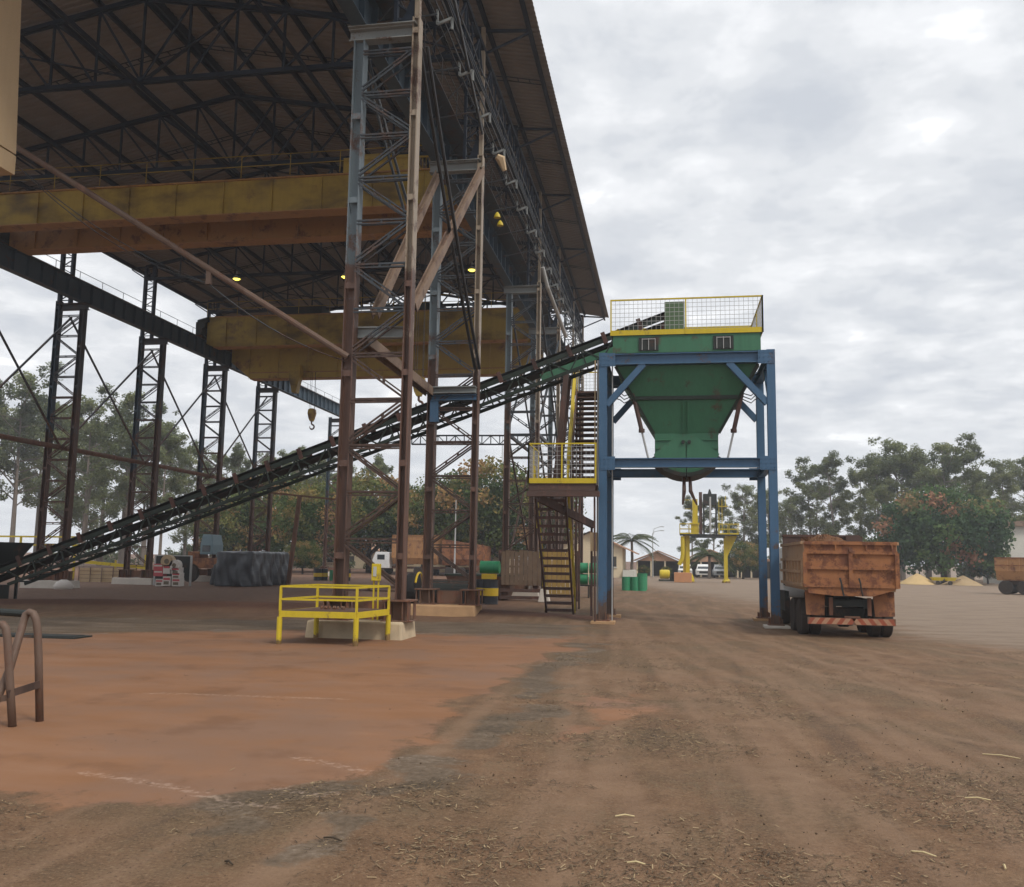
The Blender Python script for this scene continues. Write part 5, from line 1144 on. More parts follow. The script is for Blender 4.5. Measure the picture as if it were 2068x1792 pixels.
# slatted board fence behind the stairs
M['board'] = plain('weathered_boards', (.16, .11, .075), .85, .35, 3, .2); M['board_y'] = plain('yellowed_boards', (.34, .22, .07), .8, .3, 3, .2)
fe = thing('board_fence', 'fence of weathered vertical boards between the third column and the stairs', 'fence', (-6.4, 44.3, 0))
for i, (xa, xb, mt, z0) in enumerate(((-8.0, -6.05, 'board', .75), (-5.95, -4.4, 'board_y', .35))):
    def bd(m):
        x = xa
        while x < xb: w_ = .17+random.random()*.05; m.bb(x, min(x+w_, xb), 44.3, 44.34, z0, 2.36+random.random()*.10); x += w_+.025
    hb(bd, 'board_panel', mt, fe)
hb(lambda m: [m.bb(-8.05, -4.35, 44.345, 44.42, z, z+.09) for z in (.9, 1.6, 2.2)]+[m.bb(-8.05, -6.0, 44.22, 44.29, z, z+.16) for z in (.08, .42)], 'rail', 'stair', fe)
for x in (-8.1, -6.0, -4.3): hb(lambda m: m.bb(x-.06, x+.06, 44.43, 44.55, 0, 2.45), 'post', 'stair', fe)
tag(MB().loft([ring(-6.05, -5.5, 43.3, 43.8, 0), ring(-5.95, -5.6, 43.4, 43.7, .62)]).build('white_bollard', M['concrete_white'], None, origin=(-5.8, 43.5, 0), bevel=.03), 'short white tapered block between the board fence and the stairs', 'bollard')
# leaning rusty post and light frame by the tarpaulin
lpst = thing('leaning_post', 'leaning rusty steel post with a level bar, right of the tarpaulin stack', 'post', G(583, 1176)); hb(lambda m: m.bar(A(606, 1000, 60), (A(582, 1178, 60).x, 60, 0), .26, .20, (0, 1, 0)), 'post', 'rust', lpst); hb(lambda m: m.bar(A(540, 995, 60), A(688, 1010, 60), .10, .12), 'level_bar', 'rust', lpst)
# yellow rails and pale mesh pen at the far left
yr_ = thing('yellow_rail_fence', 'yellow guard rail fence behind the lower end of the conveyor', 'fence', (-44, 60, 0))
for a, b_ in (((-60, 1.0), (-41.5, 1.0)),):
    hb(lambda m: [m.bar((a[0], 62, z), (b_[0], 60, z), .09, .12) for z in (3.1, 2.5)]+[m.bar((x, 62-(x+60)*.108, 0), (x, 62-(x+60)*.108, 3.15), .12, .12) for x in (-58, -52, -46.8, -42)], 'rail', 'yellow', yr_)
hb(lambda m: [m.bar((-41.2, 60, 1.35), (-36.3, 60, 1.0), .08, .22), m.bar((-36.4, 60, 0), (-36.4, 60, 1.9), .12, .12), m.bar((-38.7, 60, 0), (-38.7, 60, 1.5), .10, .10)], 'low_rail', 'yellow', yr_)
pen = thing('mesh_pen', 'pale wire mesh pen beside the second far column', 'pen', (-38.5, 58, 0))
hb(lambda m: [m.bb(-40.2, -35.9, 58.2, 58.24, .0, .95)], 'panel', 'tan', pen); hb(lambda m: [m.bar((x, 58.1, 0), (x, 58.1, 1.05), .05, .05) for x in np.arange(-40.2, -35.8, .86)]+[m.bar((-40.2, 58.1, z), (-35.9, 58.1, z), .03, .03) for z in (.25, .5, .75, 1.02)], 'mesh_frame', 'brace_rust', pen)

# ------------------------------------------------------------------ yellow core sampler gantry in the distance
ga = thing('yellow_gantry', 'yellow gantry with a sampling tower on top, seen under the blue hopper', 'gantry', (4, 93, 0))
hb(lambda m: (m.bb(1.75, 2.15, 92.6, 93.4, .3, 4.6), m.bb(1.5, 2.1, 92.9, 93.5, .5, 4.6)), 'column', 'yellow', ga); hb(lambda m: (m.bb(5.45, 5.8, 92.7, 93.3, .3, 4.6), m.prism([(5.8, 92.9, 4.6), (6.75, 92.9, 4.6), (5.8, 92.9, 2.6)], (0, .2, 0))), 'column', 'yellow', ga)
hb(lambda m: m.path([(1.45, 92.2, 4.5), (1.45, 92.2, 2.7), (1.35, 92.2, 2.2), (1.1, 92.2, 1.7)], .2, 10), 'delivery_pipe', 'yellow', ga)
hb(lambda m: m.lathe([(.42, 0), (.40, .18), (.26, .4)], (5.65, 93, 0), 16), 'column_foot', 'yellow', ga); hb(lambda m: m.lathe([(.5, 0), (.48, .3), (.3, .8)], (2.1, 93, 0), 16), 'column_foot', 'yellow', ga)
hb(lambda m: (m.bb(1.2, 6.9, 91.9, 94.1, 4.6, 4.72), m.bb(2.2, 5.5, 91.92, 92.0, 4.35, 4.599)), 'deck', 'conv_dark', ga)
def gr_(m, sp):
    for x0, x1 in (sp,):
        for z in (5.25, 5.75): m.bar((x0, 91.95, z), (x1, 91.95, z), .05, .05); m.bar((x0, 94.05, z), (x1, 94.05, z), .05, .05)
        for x in (x0, (x0+x1)/2, x1): m.bar((x, 91.95, 4.72), (x, 91.95, 5.75), .05, .05); m.bar((x, 94.05, 4.72), (x, 94.05, 5.75), .05, .05)
    m.bar((sp[0], 91.95, 4.78), (sp[1], 91.95, 4.78), .05, .12); m.bar((sp[0], 94.05, 4.78), (sp[1], 94.05, 4.78), .05, .12); xe = sp[0] if sp[0] < 3 else sp[1]; m.bar((xe, 91.95, 5.75), (xe, 94.05, 5.75), .05, .05)
gx_ = ((1.2, 3.0), (5.0, 6.85))
for sp in gx_: hb(lambda m: gr_(m, sp), 'guard_rail', 'yellow', ga)
hb(lambda m: (m.bb(2.3, 2.95, 92.5, 93.5, 4.72, 5.7), m.bb(2.45, 2.95, 92.6, 93.4, 5.85, 8.2), m.bb(2.2, 3.1, 92.4, 93.6, 5.70, 5.85), m.bb(1.7, 2.4, 92.8, 92.9, 7.2, 7.25), m.bb(1.6, 2.4, 92.8, 92.9, 8.1, 8.15)), 'valve_tower', 'yellow', ga)
hb(lambda m: m.bb(3.1, 3.4, 92.6, 93.2, 4.72, 8.9), 'mast', 'stair', ga)
def tw(m):
    for x in (3.55, 4.75): m.bar((x, 92.5, 4.72), (x, 92.5, 8.6), .12, .12); m.bar((x, 93.4, 4.72), (x, 93.4, 8.6), .12, .12)
    for k in range(6): z = 4.9+k*.62; m.bar((3.55, 92.5, z), (4.75, 92.5, z+.6 if k % 2 else z), .06, .06); m.bar((3.55, 92.5, z), (4.75, 92.5, z), .05, .05)
    m.bb(3.5, 4.8, 92.3, 93.6, 7.6, 8.7); m.loft([ring(3.95, 4.35, 92.8, 93.2, 8.7), ring(4.08, 4.2, 92.9, 93.0, 9.2)])
hb(tw, 'lattice_tower', 'conv_dark', ga); hb(lambda m: m.tube((4.15, 92.3, 4.6), (4.15, 92.3, 8.4), .10, 8), 'probe_tube', 'galv', ga)
hb(lambda m: (m.bar((5.0, 92.5, 4.72), (5.0, 92.5, 8.2), .06, .06), m.bar((5.3, 92.5, 4.72), (5.3, 92.5, 8.2), .06, .06), m.bb(4.95, 5.9, 92.3, 93.2, 7.45, 7.52), m.bb(5.6, 5.66, 92.3, 92.4, 7.5, 8.5)), 'ladder', 'yellow', ga)
t = thing('yellow_motor_skid', 'yellow motor unit on the ground left of the yellow gantry', 'motor', (-.2, 92.5, 0)); hb(lambda m: m.lathe([(.35, -.5), (.45, -.35), (.45, .35), (.35, .5)], (-.3, 92.5, .75), 16, 'x'), 'motor', 'yellow', t); hb(lambda m: (m.bb(-.9, .9, 92.2, 92.8, .1, .25), m.bb(.2, .9, 92.2, 92.8, .25, .8)), 'skid_frame', 'conv_green', t)
tag(MB().bb(.6, 2.3, 91.6, 93, 0, .95).build('brick_plinth', plain('orange_plinth', (.50, .24, .12), .9, .2, 2), None, origin=(1.4, 92.2, 0), bevel=.03), 'low orange plinth at the foot of the yellow gantry', 'plinth')

# ------------------------------------------------------------------ sand piles, street lamp, cars and far buildings
M['sand'] = plain('yellow_sand', (.48, .34, .17), .95, .15, 2, .1, 0, .4); M['sand_d'] = plain('brown_sand', (.36, .26, .15), .95, .2, 2, .1, 0, .4)
def heap(x, y, r, h, mt, lb):
    m = MB(); rings = []
    for j in range(12):
        t = j/11; rr = r*(1-t)**.9+.02; rings.append([(x+rr*math.cos(a)*(1+.08*math.sin(3*a+x)), y+rr*math.sin(a), h*t**1.05*(1+.03*math.sin(5*a+j)) if j else -.05) for a in np.linspace(0, 2*math.pi, 36, endpoint=False)])
    m.loft(rings); tag(m.build('sand_pile', M[mt], None, origin=(x, y, 0), smooth=True), lb, 'sand pile', 'sand piles on the yard')
c = A(1853, 1178, 104); heap(c.x, 104, 2.0, 1.15, 'sand', 'pale yellow sand pile right of the orange dump truck'); c = A(1945, 1178, 104); heap(c.x, 104, 2.1, 1.0, 'sand_d', 'browner sand pile under the big mango tree')
for px, lb in ((1893, 'small yellow handcart between the two sand piles'), (1918, 'second yellow handcart at the foot of the brown sand pile')):
    c = A(px, 1178, 103); t = thing('handcart', lb, 'cart', (c.x, 103, 0), 0, 'yellow handcarts by the sand'); hb(lambda m: m.loft([ring(c.x-.45, c.x+.45, 102.7, 103.3, .45), ring(c.x-.65, c.x+.65, 102.6, 103.4, .8)]), 'tub', 'yellow', t); hb(lambda m: m.lathe([(.22, -.05), (.22, .05)], (c.x, 102.8, .22), 14, 'y'), 'wheel', 'tyre', t); hb(lambda m: m.bar((c.x+.5, 103, .5), (c.x+1.1, 103, .62), .05, .05), 'handle', 'tyre', t)
sl_ = thing('street_lamp', 'tall thin double arm street lamp beside the palm tree', 'street lamp', (-1.9, 120, 0)); hb(lambda m: m.path([(-1.9, 120, 0), (-1.9, 120, 5.6)], [.09, .05], 8), 'pole', 'galv', sl_); hb(lambda m: (m.path([(-1.9, 120, 5.5), (-1.7, 120, 6.2), (-.9, 120, 6.45)], .04, 6), m.path([(-1.9, 120, 5.3), (-1.7, 120, 5.8), (-.9, 120, 5.95)], .04, 6)), 'arm', 'galv', sl_)
hb(lambda m: m.box((-.7, 120, 6.44), (.5, .2, .1)), 'lamp_head', 'galv', sl_); hb(lambda m: m.box((-.7, 120, 5.94), (.5, .2, .1)), 'lamp_head', 'galv', sl_)
M['wall_cream'] = plain('cream_wall', (.66, .55, .38), .9, .1, 1.5, .2); M['wall_white'] = plain('stained_white_wall', (.58, .56, .50), .9, .15, .8, .2); M['tile'] = plain('clay_tile_roof', (.44, .26, .17), .85, .2, 3, .2); M['shade'] = plain('dark_interior', (.06, .055, .05), .9, .3, 2)
hs = thing('cream_house', 'cream gabled house behind the left blue legs', 'house', (-6.5, 112, 0))
hb(lambda m: m.prism([(-13, 110, 0), (-5.3, 110, 0), (-5.3, 110, 3.6), (-9.15, 110, 5.3), (-13, 110, 3.6)], (0, 9, 0)), 'wall', 'wall_cream', hs)
hb(lambda m: (m.add([(-9.15, 109.5, 5.48), (-9.15, 119.5, 5.48), (-3.6, 119.5, 2.95), (-3.6, 109.5, 2.95), (-9.15, 109.5, 5.34), (-9.15, 119.5, 5.34), (-3.6, 119.5, 2.81), (-3.6, 109.5, 2.81)], [(0, 3, 2, 1), (4, 5, 6, 7), (0, 4, 7, 3), (3, 7, 6, 2)]), m.add([(-9.16, 109.5, 5.48), (-9.16, 119.5, 5.48), (-14, 119.5, 3.2), (-14, 109.5, 3.2)], [(0, 1, 2, 3)])), 'roof', 'tile', hs)
for x in (-8.4, -6.6):
    w_ = hb(lambda m: m.bb(x-.6, x+.6, 109.94, 109.995, 1.3, 2.5), 'window', 'shade', hs); hb(lambda m: m.bb(x-.68, x+.68, 109.9, 109.95, 1.15, 1.29), 'sill', 'wall_white', w_)
hb(lambda m: m.bb(-5.25, -3.9, 109.6, 118, 0, .9), 'side_wall', 'wall_white', hs)
for i, (xa, xb, zr_, lb) in enumerate(((-4.2, 1.6, 3.5, 'low shed with clay tile gable roof behind the palm, leftmost of the row'), (1.9, 9.3, 3.75, 'low shed with clay tile gable roof behind the yellow gantry, sheltering a white car'), (9.6, 13.6, 3.2, 'low shed with clay tile roof behind the right gantry column'))):
    t = thing('vehicle_shed', lb, 'shed', ((xa+xb)/2, 129, 0), 0, 'tiled vehicle sheds in the distance'); xm = (xa+xb)/2
    hb(lambda m: m.prism([(xa-.4, 126, 2.15), (xm, 126, zr_), (xb+.4, 126, 2.15), (xb+.4, 126, 2.03), (xm, 126, zr_-.13), (xa-.4, 126, 2.03)], (0, 8, 0)), 'roof', 'tile', t)
    hb(lambda m: (m.prism([(xa+.1, 126.4, 2.05), (xb-.1, 126.4, 2.05), (xm, 126.4, zr_-.2)], (0, .1, 0))), 'gable', 'tile', t)
    hb(lambda m: m.bb(xa, xb, 132.5, 132.7, 0, 2.1), 'back_wall', 'shade', t)
    for x in np.linspace(xa+.1, xb-.1, 4): hb(lambda m: m.bb(x-.1, x+.1, 126.5, 126.7, 0, 2.05), 'post', 'wall_cream', t)
t = thing('flat_store', 'cream flat roofed store with dark porch behind the right blue legs', 'building', (16.5, 122, 0)); hb(lambda m: m.bb(15.6, 19.5, 121, 127, 0, 2.2), 'wall', 'wall_cream', t); hb(lambda m: m.bb(12.6, 19.8, 119.8, 127.2, 2.2, 2.4), 'roof', 'tile', t); hb(lambda m: m.bb(13, 15.59, 124, 127, 0, 2.19), 'porch', 'shade', t); hb(lambda m: m.bb(12.9, 13.05, 120.2, 120.4, 0, 2.2), 'post', 'wall_cream', t)
t = thing('white_warehouse', 'pale windowless warehouse wall at the right edge behind the mango', 'warehouse', (44, 121, 0)); hb(lambda m: m.bb(38.6, 60, 115.5, 123, 0, 6.7), 'wall', 'wall_white', t); hb(lambda m: m.bb(38.3, 60.5, 115, 123.5, 6.7, 7.3), 'roof', 'brace_rust', t)
hb(lambda m: m.bar((38, 114.6, 0), (45, 114.6, 4.6), .5, .5), 'conveyor_gallery', 'conv_dark', t)
for i, (x0, x1, y, h, lb) in enumerate(((-62, -40, 150, 3.6, 'long low cream building far behind the left columns'), (-42, -29, 128, 2.9, 'low cream building behind the tarpaulin stack'), (-30, -22, 124, 3.0, 'low cream building behind the white cab truck'))):
    t = thing('low_building', lb, 'building', ((x0+x1)/2, y, 0)); hb(lambda m: m.bb(x0, x1, y, y+8, 0, h), 'wall', 'wall_cream', t); hb(lambda m: m.prism([(x0-.5, y-.6, h), (x0-.5, y+4, h+1.2), (x0-.5, y+8.6, h)], (x1-x0+1, 0, 0)), 'roof', 'tile', t)
    for k, x in enumerate(np.arange(x0+2, x1-1, 3.4)): w_ = hb(lambda m: m.bb(x-.7, x+.7, y-.04, y-.003, 1.0, 2.1), 'window', 'shade', t)
def car(px, y, lb, mt, pick):
    c = A(px, 1163, y); t = thing('pickup' if pick else 'parked_car', lb, 'car', (c.x, y, 0)); W_ = .9
    hb(lambda m: m.loft([ring(c.x-W_, c.x+W_, y, y+4.4, .35), ring(c.x-W_, c.x+W_, y, y+4.4, .95), ring(c.x-W_*.97, c.x+W_*.97, y+.15, y+4.3, 1.05)]), 'body', mt, t, bevel=.05)
    hb(lambda m: m.loft([ring(c.x-W_*.93, c.x+W_*.93, y+1.2, y+3.2, 1.05), ring(c.x-W_*.75, c.x+W_*.75, y+1.7, y+2.9, 1.72)]), 'cabin', mt, t, bevel=.04)
    hb(lambda m: m.add([(c.x-W_*.8, y+1.24, 1.14), (c.x+W_*.8, y+1.24, 1.14), (c.x+W_*.68, y+1.66, 1.64), (c.x-W_*.68, y+1.66, 1.64)], [(0, 1, 2, 3)]), 'windscreen', 'glass', t)
    hb(lambda m: (m.bb(c.x-.55, c.x+.55, y-.02, y-.002, .55, .85)), 'grille', 'conv_dark', t)
    for s in (-1, 1):
        hb(lambda m: m.bb(c.x+s*.7-.14, c.x+s*.7+.14, y-.02, y-.002, .7, .88), 'headlight', 'galv', t)
        for yy in (.8, 3.5): hb(lambda m: m.lathe([(.2, -.1), (.34, -.1), (.34, .1), (.2, .1)], (c.x+s*.8, y+yy, .34), 16, 'x'), 'wheel', 'tyre', t)
M['car_grey'] = plain('silver_car', (.34, .35, .36), .35, .1, 3, .5)
car(1421, 121.5, 'white pickup facing out under the middle tiled shed', 'white', True); car(1456, 121.5, 'silver car right of the white pickup', 'car_grey', False); car(1384, 123, 'pale car half hidden behind the left gantry column', 'white', False)
# thin poles behind the trees on the left
for px, top, y, lb in ((921, 1010, 98, 'thin pale lamp pole between the first and second columns'), (1015, 880, 125, 'slender lattice mast far behind the shed')):
    p = A(px, top, y); t = thing('thin_pole', lb, 'pole', (p.x, y, 0)); hb(lambda m: m.path([(p.x, y, 0), (p.x, y, p.z)], [.11, .05], 6), 'pole', 'galv', t)
# ------------------------------------------------------------------ trees
def leafmat(name, stops, tr=.35):
    m = bpy.data.materials.new(name); m.use_nodes = True; nt = m.node_tree; nt.nodes.clear()
    a = nd(nt, 'ShaderNodeAttribute', {'attribute_name': 'tint'}); col = ramp(nt, a.outputs['Fac'], stops)
    d = nd(nt, 'ShaderNodeBsdfDiffuse', Color=col); t = nd(nt, 'ShaderNodeBsdfTranslucent', Color=col); mx = nd(nt, 'ShaderNodeMixShader', Fac=tr)
    nt.links.new(d.outputs[0], mx.inputs[1]); nt.links.new(t.outputs[0], mx.inputs[2]); o = nt.nodes.new('ShaderNodeOutputMaterial'); nt.links.new(mx.outputs[0], o.inputs['Surface']); return m
M['euc'] = leafmat('eucalyptus_leaf', [(0, (.080, .098, .052)), (.5, (.165, .190, .090)), (.85, (.245, .265, .120)), (1, (.31, .32, .16))], .45)
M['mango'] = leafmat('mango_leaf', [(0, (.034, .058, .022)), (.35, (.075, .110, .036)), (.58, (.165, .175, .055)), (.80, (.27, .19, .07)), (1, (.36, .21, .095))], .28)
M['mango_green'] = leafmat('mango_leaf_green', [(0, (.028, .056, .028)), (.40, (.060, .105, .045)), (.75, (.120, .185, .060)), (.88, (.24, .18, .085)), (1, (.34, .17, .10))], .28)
M['palm'] = leafmat('palm_leaf', [(0, (.035, .05, .022)), (1, (.09, .105, .045))], .2)
M['bark'] = plain('pale_bark', (.20, .165, .135), .9, .3, 2); M['bark_d'] = plain('dark_bark', (.055, .042, .033), .9, .3, 2)
def leaves(name, clumps, n, size, mat, seed, flat=.75, jit=.13):
    g = np.random.default_rng(seed); C = np.array([c[:3] for c in clumps]); Rr = np.array([c[3] for c in clumps]); T = np.array([c[4] for c in clumps])
    wgt = Rr**2; k = g.choice(len(clumps), n, p=wgt/wgt.sum())
    u = g.normal(size=(n, 3)); u /= np.linalg.norm(u, axis=1)[:, None]; rad = g.random(n)**.6*1.15
    P = C[k]+u*(rad*Rr[k])[:, None]*np.array([1, 1, flat])
    a = g.normal(size=(n, 3)); a[:, 2] -= .35; a /= np.linalg.norm(a, axis=1)[:, None]
    nn = g.normal(size=(n, 3))+u*.8+np.array([0, 0, .6]); b = np.cross(a, nn); b /= np.linalg.norm(b, axis=1)[:, None]+1e-9
    s = size*(.6+.8*g.random(n)); L = a*s[:, None]; Wd = b*(s*.36)[:, None]
    V = np.stack([P-L*.5, P+Wd, P+L*.5, P-Wd], 1).reshape(-1, 3); q = np.arange(n*4)
    me = bpy.data.meshes.new(name); me.vertices.add(n*4); me.vertices.foreach_set('co', V.ravel()); me.loops.add(n*4); me.loops.foreach_set('vertex_index', q); me.polygons.add(n)
    me.polygons.foreach_set('loop_start', np.arange(0, n*4, 4)); me.polygons.foreach_set('loop_total', np.full(n, 4)); me.update()
    t = np.clip(T[k]+g.normal(size=n)*jit, 0, 1); at = me.attributes.new('tint', 'FLOAT', 'POINT'); at.data.foreach_set('value', np.repeat(t, 4).astype('f')); me.materials.append(mat); return me
def euc(seed, H=22, spread=3.4, n=9000, low=.30):
    g = random.Random(seed); mb = MB(); cl = []
    bx, by = g.uniform(-1.0, 1.0), g.uniform(-.6, .6)
    for st in range(g.choice((1, 2, 2))):
        ox, oy = (0, 0) if st == 0 else (g.uniform(-.5, .5), g.uniform(-.3, .3)); kx, ky, kh = (bx, by, 1) if st == 0 else (-bx*1.3, by+.4, g.uniform(.78, .92))
        ax = lambda t: Vector((ox+kx*t**1.5, oy+ky*t**1.5, H*.92*kh*t))
        mb.path([ax(t) for t in (0, .2, .4, .6, .8, 1)], [.25, .20, .16, .12, .07, .025], 7)
        nl = g.randint(13, 17)
        for i in range(nl):
            t = low+(1-low)*(i+.4)/nl; b0 = ax(t); a = i*2.4+g.uniform(-.6, .6)
            L = spread*(.55+.75*math.sin(math.pi*min(1, (t-low)/(1-low)*.8+.16)))*g.uniform(.55, 1.1); e = b0+Vector((math.cos(a)*L, math.sin(a)*L, L*g.uniform(.35, .95)))
            m_ = b0.lerp(e, .5)-Vector((0, 0, .05*L)); mb.path([b0, m_, e], [.08, .05, .018], 5)
            shade = g.uniform(.2, .75)
            for q in range(g.randint(5, 8)):
                p = b0.lerp(e, g.uniform(.42, 1.12)); r = g.uniform(.28, .78); cl.append((p.x+g.uniform(-.8, .8), p.y+g.uniform(-.8, .8), p.z+g.uniform(-.9, .7), r, shade+g.uniform(-.15, .2)))
        top = ax(1)
        for q in range(9): cl.append((top.x+g.uniform(-1.1, 1.1), top.y+g.uniform(-1, 1), top.z+g.uniform(-1.4, .9), g.uniform(.4, .8), g.uniform(.4, .9)))
    return mb.mesh('trunk', M['bark']), leaves('crown', cl, int(n*1.9), .235, M['euc'], seed, 1.0, .10)
def dome(seed, rx, rz, zc, n, mat, orange, size=.36):
    g = random.Random(seed); mb = MB(); cl = []
    mb.path([(0, 0, 0), (.05, .05, zc*.35), (0, .1, zc*.8)], [.38, .3, .22], 8)
    for i in range(7):
        a = i*.9+g.uniform(-.2, .2); L = rx*.72; mb.path([(0, 0, zc*.28+.12*i), (math.cos(a)*L*.5, math.sin(a)*L*.5, zc*.62), (math.cos(a)*L, math.sin(a)*L, zc+g.uniform(-.4, 1.2))], [.17, .11, .04], 6)
    N_ = 110
    for i in range(N_):
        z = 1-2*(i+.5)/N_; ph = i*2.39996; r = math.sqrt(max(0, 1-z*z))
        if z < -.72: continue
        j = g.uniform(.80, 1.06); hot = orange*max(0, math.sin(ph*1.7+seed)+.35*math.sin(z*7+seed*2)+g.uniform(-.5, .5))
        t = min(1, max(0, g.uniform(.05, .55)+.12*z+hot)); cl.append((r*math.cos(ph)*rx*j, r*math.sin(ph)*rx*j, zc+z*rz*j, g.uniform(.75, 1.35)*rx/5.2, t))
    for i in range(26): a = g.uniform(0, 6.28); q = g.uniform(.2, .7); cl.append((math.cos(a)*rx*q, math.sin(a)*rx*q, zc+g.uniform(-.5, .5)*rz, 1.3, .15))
    return mb.mesh('trunk', M['bark_d']), leaves('crown', cl, n, size, mat, seed, .85, .05)
EUC = [euc(s, 22, sp, n, low) for s, sp, n, low in ((1, 3.6, 11000, .30), (2, 3.0, 9000, .24), (3, 4.2, 12000, .36), (4, 3.3, 9000, .20), (5, 3.8, 11000, .40), (6, 3.4, 10000, .28))]
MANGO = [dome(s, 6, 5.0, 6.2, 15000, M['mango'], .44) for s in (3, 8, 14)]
def tree(name, ms, px, Y, h, h0, rz, label, cat='tree', group=None, sx=1.0, dx=0):
    p = A(px, 1130, Y); k = h/h0
    t = thing(name, label, cat, (p.x+dx, Y, 0), rz, group); t.scale = (k*sx, k*sx, k); put('trunk', ms[0], t); put('crown', ms[1], t); return t
el = [  # px, top py, depth
 (-55, 760, 112), (22, 752, 116), (70, 800, 128), (118, 830, 122), (165, 800, 112), (205, 860, 134), (243, 795, 118), (290, 850, 126), (322, 872, 114), (372, 890, 132), (425, 915, 140), (478, 908, 128), (540, 922, 144), (592, 904, 132), (640, 920, 146), (700, 945, 138), (752, 928, 134), (795, 965, 148)]
nth = ['first', 'second', 'third', 'fourth', 'fifth', 'sixth', 'seventh', 'eighth', 'ninth', 'tenth', 'eleventh', 'twelfth', 'thirteenth', 'fourteenth', 'fifteenth', 'sixteenth', 'seventeenth', 'eighteenth', 'nineteenth', 'twentieth']
for i, (px, py, Y) in enumerate(el):
    h = A(px, py, Y).z+.6; tree('eucalyptus_tree', EUC[(i*2+i//3) % 6], px, Y, h, 22, i*1.9, 'tall airy eucalyptus behind the shed, %s from the left in its row' % nth[i], group='eucalyptus row behind the shed', sx=1.15)
er = [(1398, 1010, 150), (1440, 1010, 138), (1500, 980, 142), (1556, 992, 150), (1600, 1000, 136), (1640, 940, 138), (1690, 924, 132), (1738, 945, 140), (1775, 925, 128), (1820, 890, 130), (1872, 905, 136), (1915, 895, 128), (1962, 905, 134), (2000, 965, 140), (2040, 930, 130), (2080, 925, 138)]
for i, (px, py, Y) in enumerate(er):
    h = A(px, py, Y).z+.5; tree('eucalyptus_tree', EUC[(i*5+1) % 6], px, Y, h, 22, i*2.3+1, 'grey green eucalyptus beyond the yard, %s from the left of the right hand group' % nth[i], group='eucalyptus group beyond the yard', sx=1.25)
ml = [(470, 1010, 108, 'mango with orange flushes behind the loader'), (545, 962, 112, 'broad mango with orange flushes above the tarpaulin stack'), (640, 985, 106, 'orange flushed mango behind the leaning post'), (745, 968, 112, 'orange flushed mango seen between the legs of the nearest column'), (855, 985, 118, 'darker mango behind the white cab truck'), (905, 975, 110, 'mango behind the second column, left of the tallest one'), (990, 942, 108, 'tallest rounded mango right of the second column'), (1060, 970, 116, 'mango behind the third column, left of the stairs')]
for i, (px, py, Y, lb) in enumerate(ml):
    h = A(px, py, Y).z; tree('mango_tree', MANGO[i % 3], px, Y, h, 11.2, i*1.3, lb, group='mango trees behind the shed', sx=1.0)
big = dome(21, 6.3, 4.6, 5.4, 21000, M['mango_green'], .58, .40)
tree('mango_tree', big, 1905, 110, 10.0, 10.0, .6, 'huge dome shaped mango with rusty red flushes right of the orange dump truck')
for px, Y, h, lb in ((1765, 118, 5.2, 'small yellow green tree right behind the orange truck'), (1500, 118, 4.6, 'small bushy tree behind the gantry deck'), (1993, 112.5, 3.4, 'bushy tree between the big mango and the warehouse'), (612, 96, 3.6, 'small leafy tree in front of the mangos, right of the tarpaulin stack')):
    tree('small_tree', MANGO[1], px, Y, h, 11.2, px, lb)
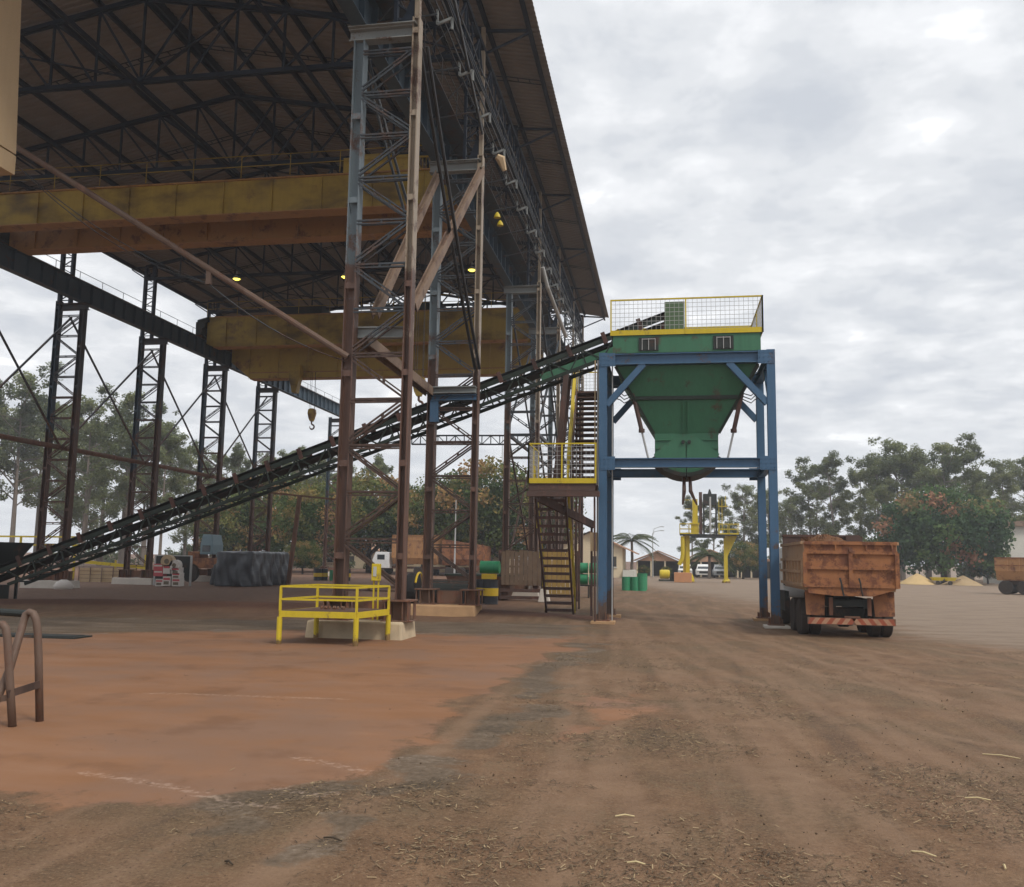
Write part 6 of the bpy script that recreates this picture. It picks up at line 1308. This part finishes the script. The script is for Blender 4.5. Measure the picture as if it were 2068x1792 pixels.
# palms
def palm(seed, H, L):
    g = random.Random(seed); mb = MB(); mb.path([(0, 0, 0), (.1, 0, H*.5), (.05, 0, H)], [.2, .16, .14], 8); vs, fs, ts = [], [], []
    for i in range(24):
        a = i*2.4; el_ = g.uniform(-.1, 1.2); pr = None; d = Vector((math.cos(a), math.sin(a), 0))
        pts = [Vector((.05, 0, H))+d*(L*t*math.cos(el_*(1-t*.5)))+Vector((0, 0, L*(t*math.sin(el_)-.75*t*t))) for t in np.linspace(0, 1, 9)]
        sd_ = d.cross(Vector((0, 0, 1)))
        for j in range(8):
            for s in (-1, 1):
                for q in range(3):
                    p = pts[j].lerp(pts[j+1], (q+.5)/3); w_ = .75*math.sin(math.pi*min(1, (j+1)/9))+.1; tip = p+sd_*s*w_*.75+d*w_*.5-Vector((0, 0, w_*.55)); o = d*.05; b = len(vs); vs += [p-o, p+o, tip]; fs.append((b, b+1, b+2)); ts += [g.random()]*3
    me = bpy.data.meshes.new('crown'); me.from_pydata([tuple(v) for v in vs], [], fs); at = me.attributes.new('tint', 'FLOAT', 'POINT'); at.data.foreach_set('value', ts); me.materials.append(M['palm']); return mb.mesh('trunk', M['bark']), me
pa = palm(4, 4.2, 3.3)
tree('palm_tree', pa, 1275, 118, 4.6, 4.2, 0, 'feathery palm above the cream house, left under the hopper', 'palm'); tree('palm_tree', palm(9, 2.6, 2.8), 1432, 116, 2.9, 2.6, 1, 'drooping palm framed under the yellow gantry deck', 'palm')
for px, Y, h, lb in ((1300, 121, 1.4, 'dark shrub in front of the leftmost tiled shed'), (1345, 120, 1.3, 'dark shrub beside the pale car'), (1575, 119, 1.3, 'small potted bush by the flat roofed store')):
    tree('shrub', MANGO[2], px, Y, h, 11.2, px, lb, 'shrub')
# understorey strip
def hedge(name, x0, x1, y, h, n, seed, label):
    g = random.Random(seed); cl = [(g.uniform(x0, x1), y+g.uniform(-3, 3), g.uniform(.2, h), g.uniform(.7, 1.4), g.uniform(.05, .45)) for _ in range(int((x1-x0)*1.3))]
    o = bpy.data.objects.new(name, leaves(name, cl, n, .4, M['euc'], seed)); COL.objects.link(o); tag(o, label, 'undergrowth', None, 'stuff')
hedge('undergrowth', -110, -30, 150, 3.4, 16000, 5, 'low dark undergrowth below the eucalyptus row behind the shed')
hedge('undergrowth', 10, 62, 146, 5.5, 15000, 6, 'low dark undergrowth below the right hand eucalyptus group')
# ------------------------------------------------------------------ hazy air
hm = bpy.data.materials.new('hazy_air'); hm.use_nodes = True; nt = hm.node_tree; nt.nodes.clear()
v = nd(nt, 'ShaderNodeVolumePrincipled', Density=.0007, Anisotropy=.2); v.inputs['Color'].default_value = (.86, .92, 1.0, 1)
o_ = nt.nodes.new('ShaderNodeOutputMaterial'); nt.links.new(v.outputs[0], o_.inputs['Volume'])
hz_ = MB().bb(-150, 110, -40, 230, -1.3, 34).build('haze', hm); tag(hz_, None, None, None, 'stuff')
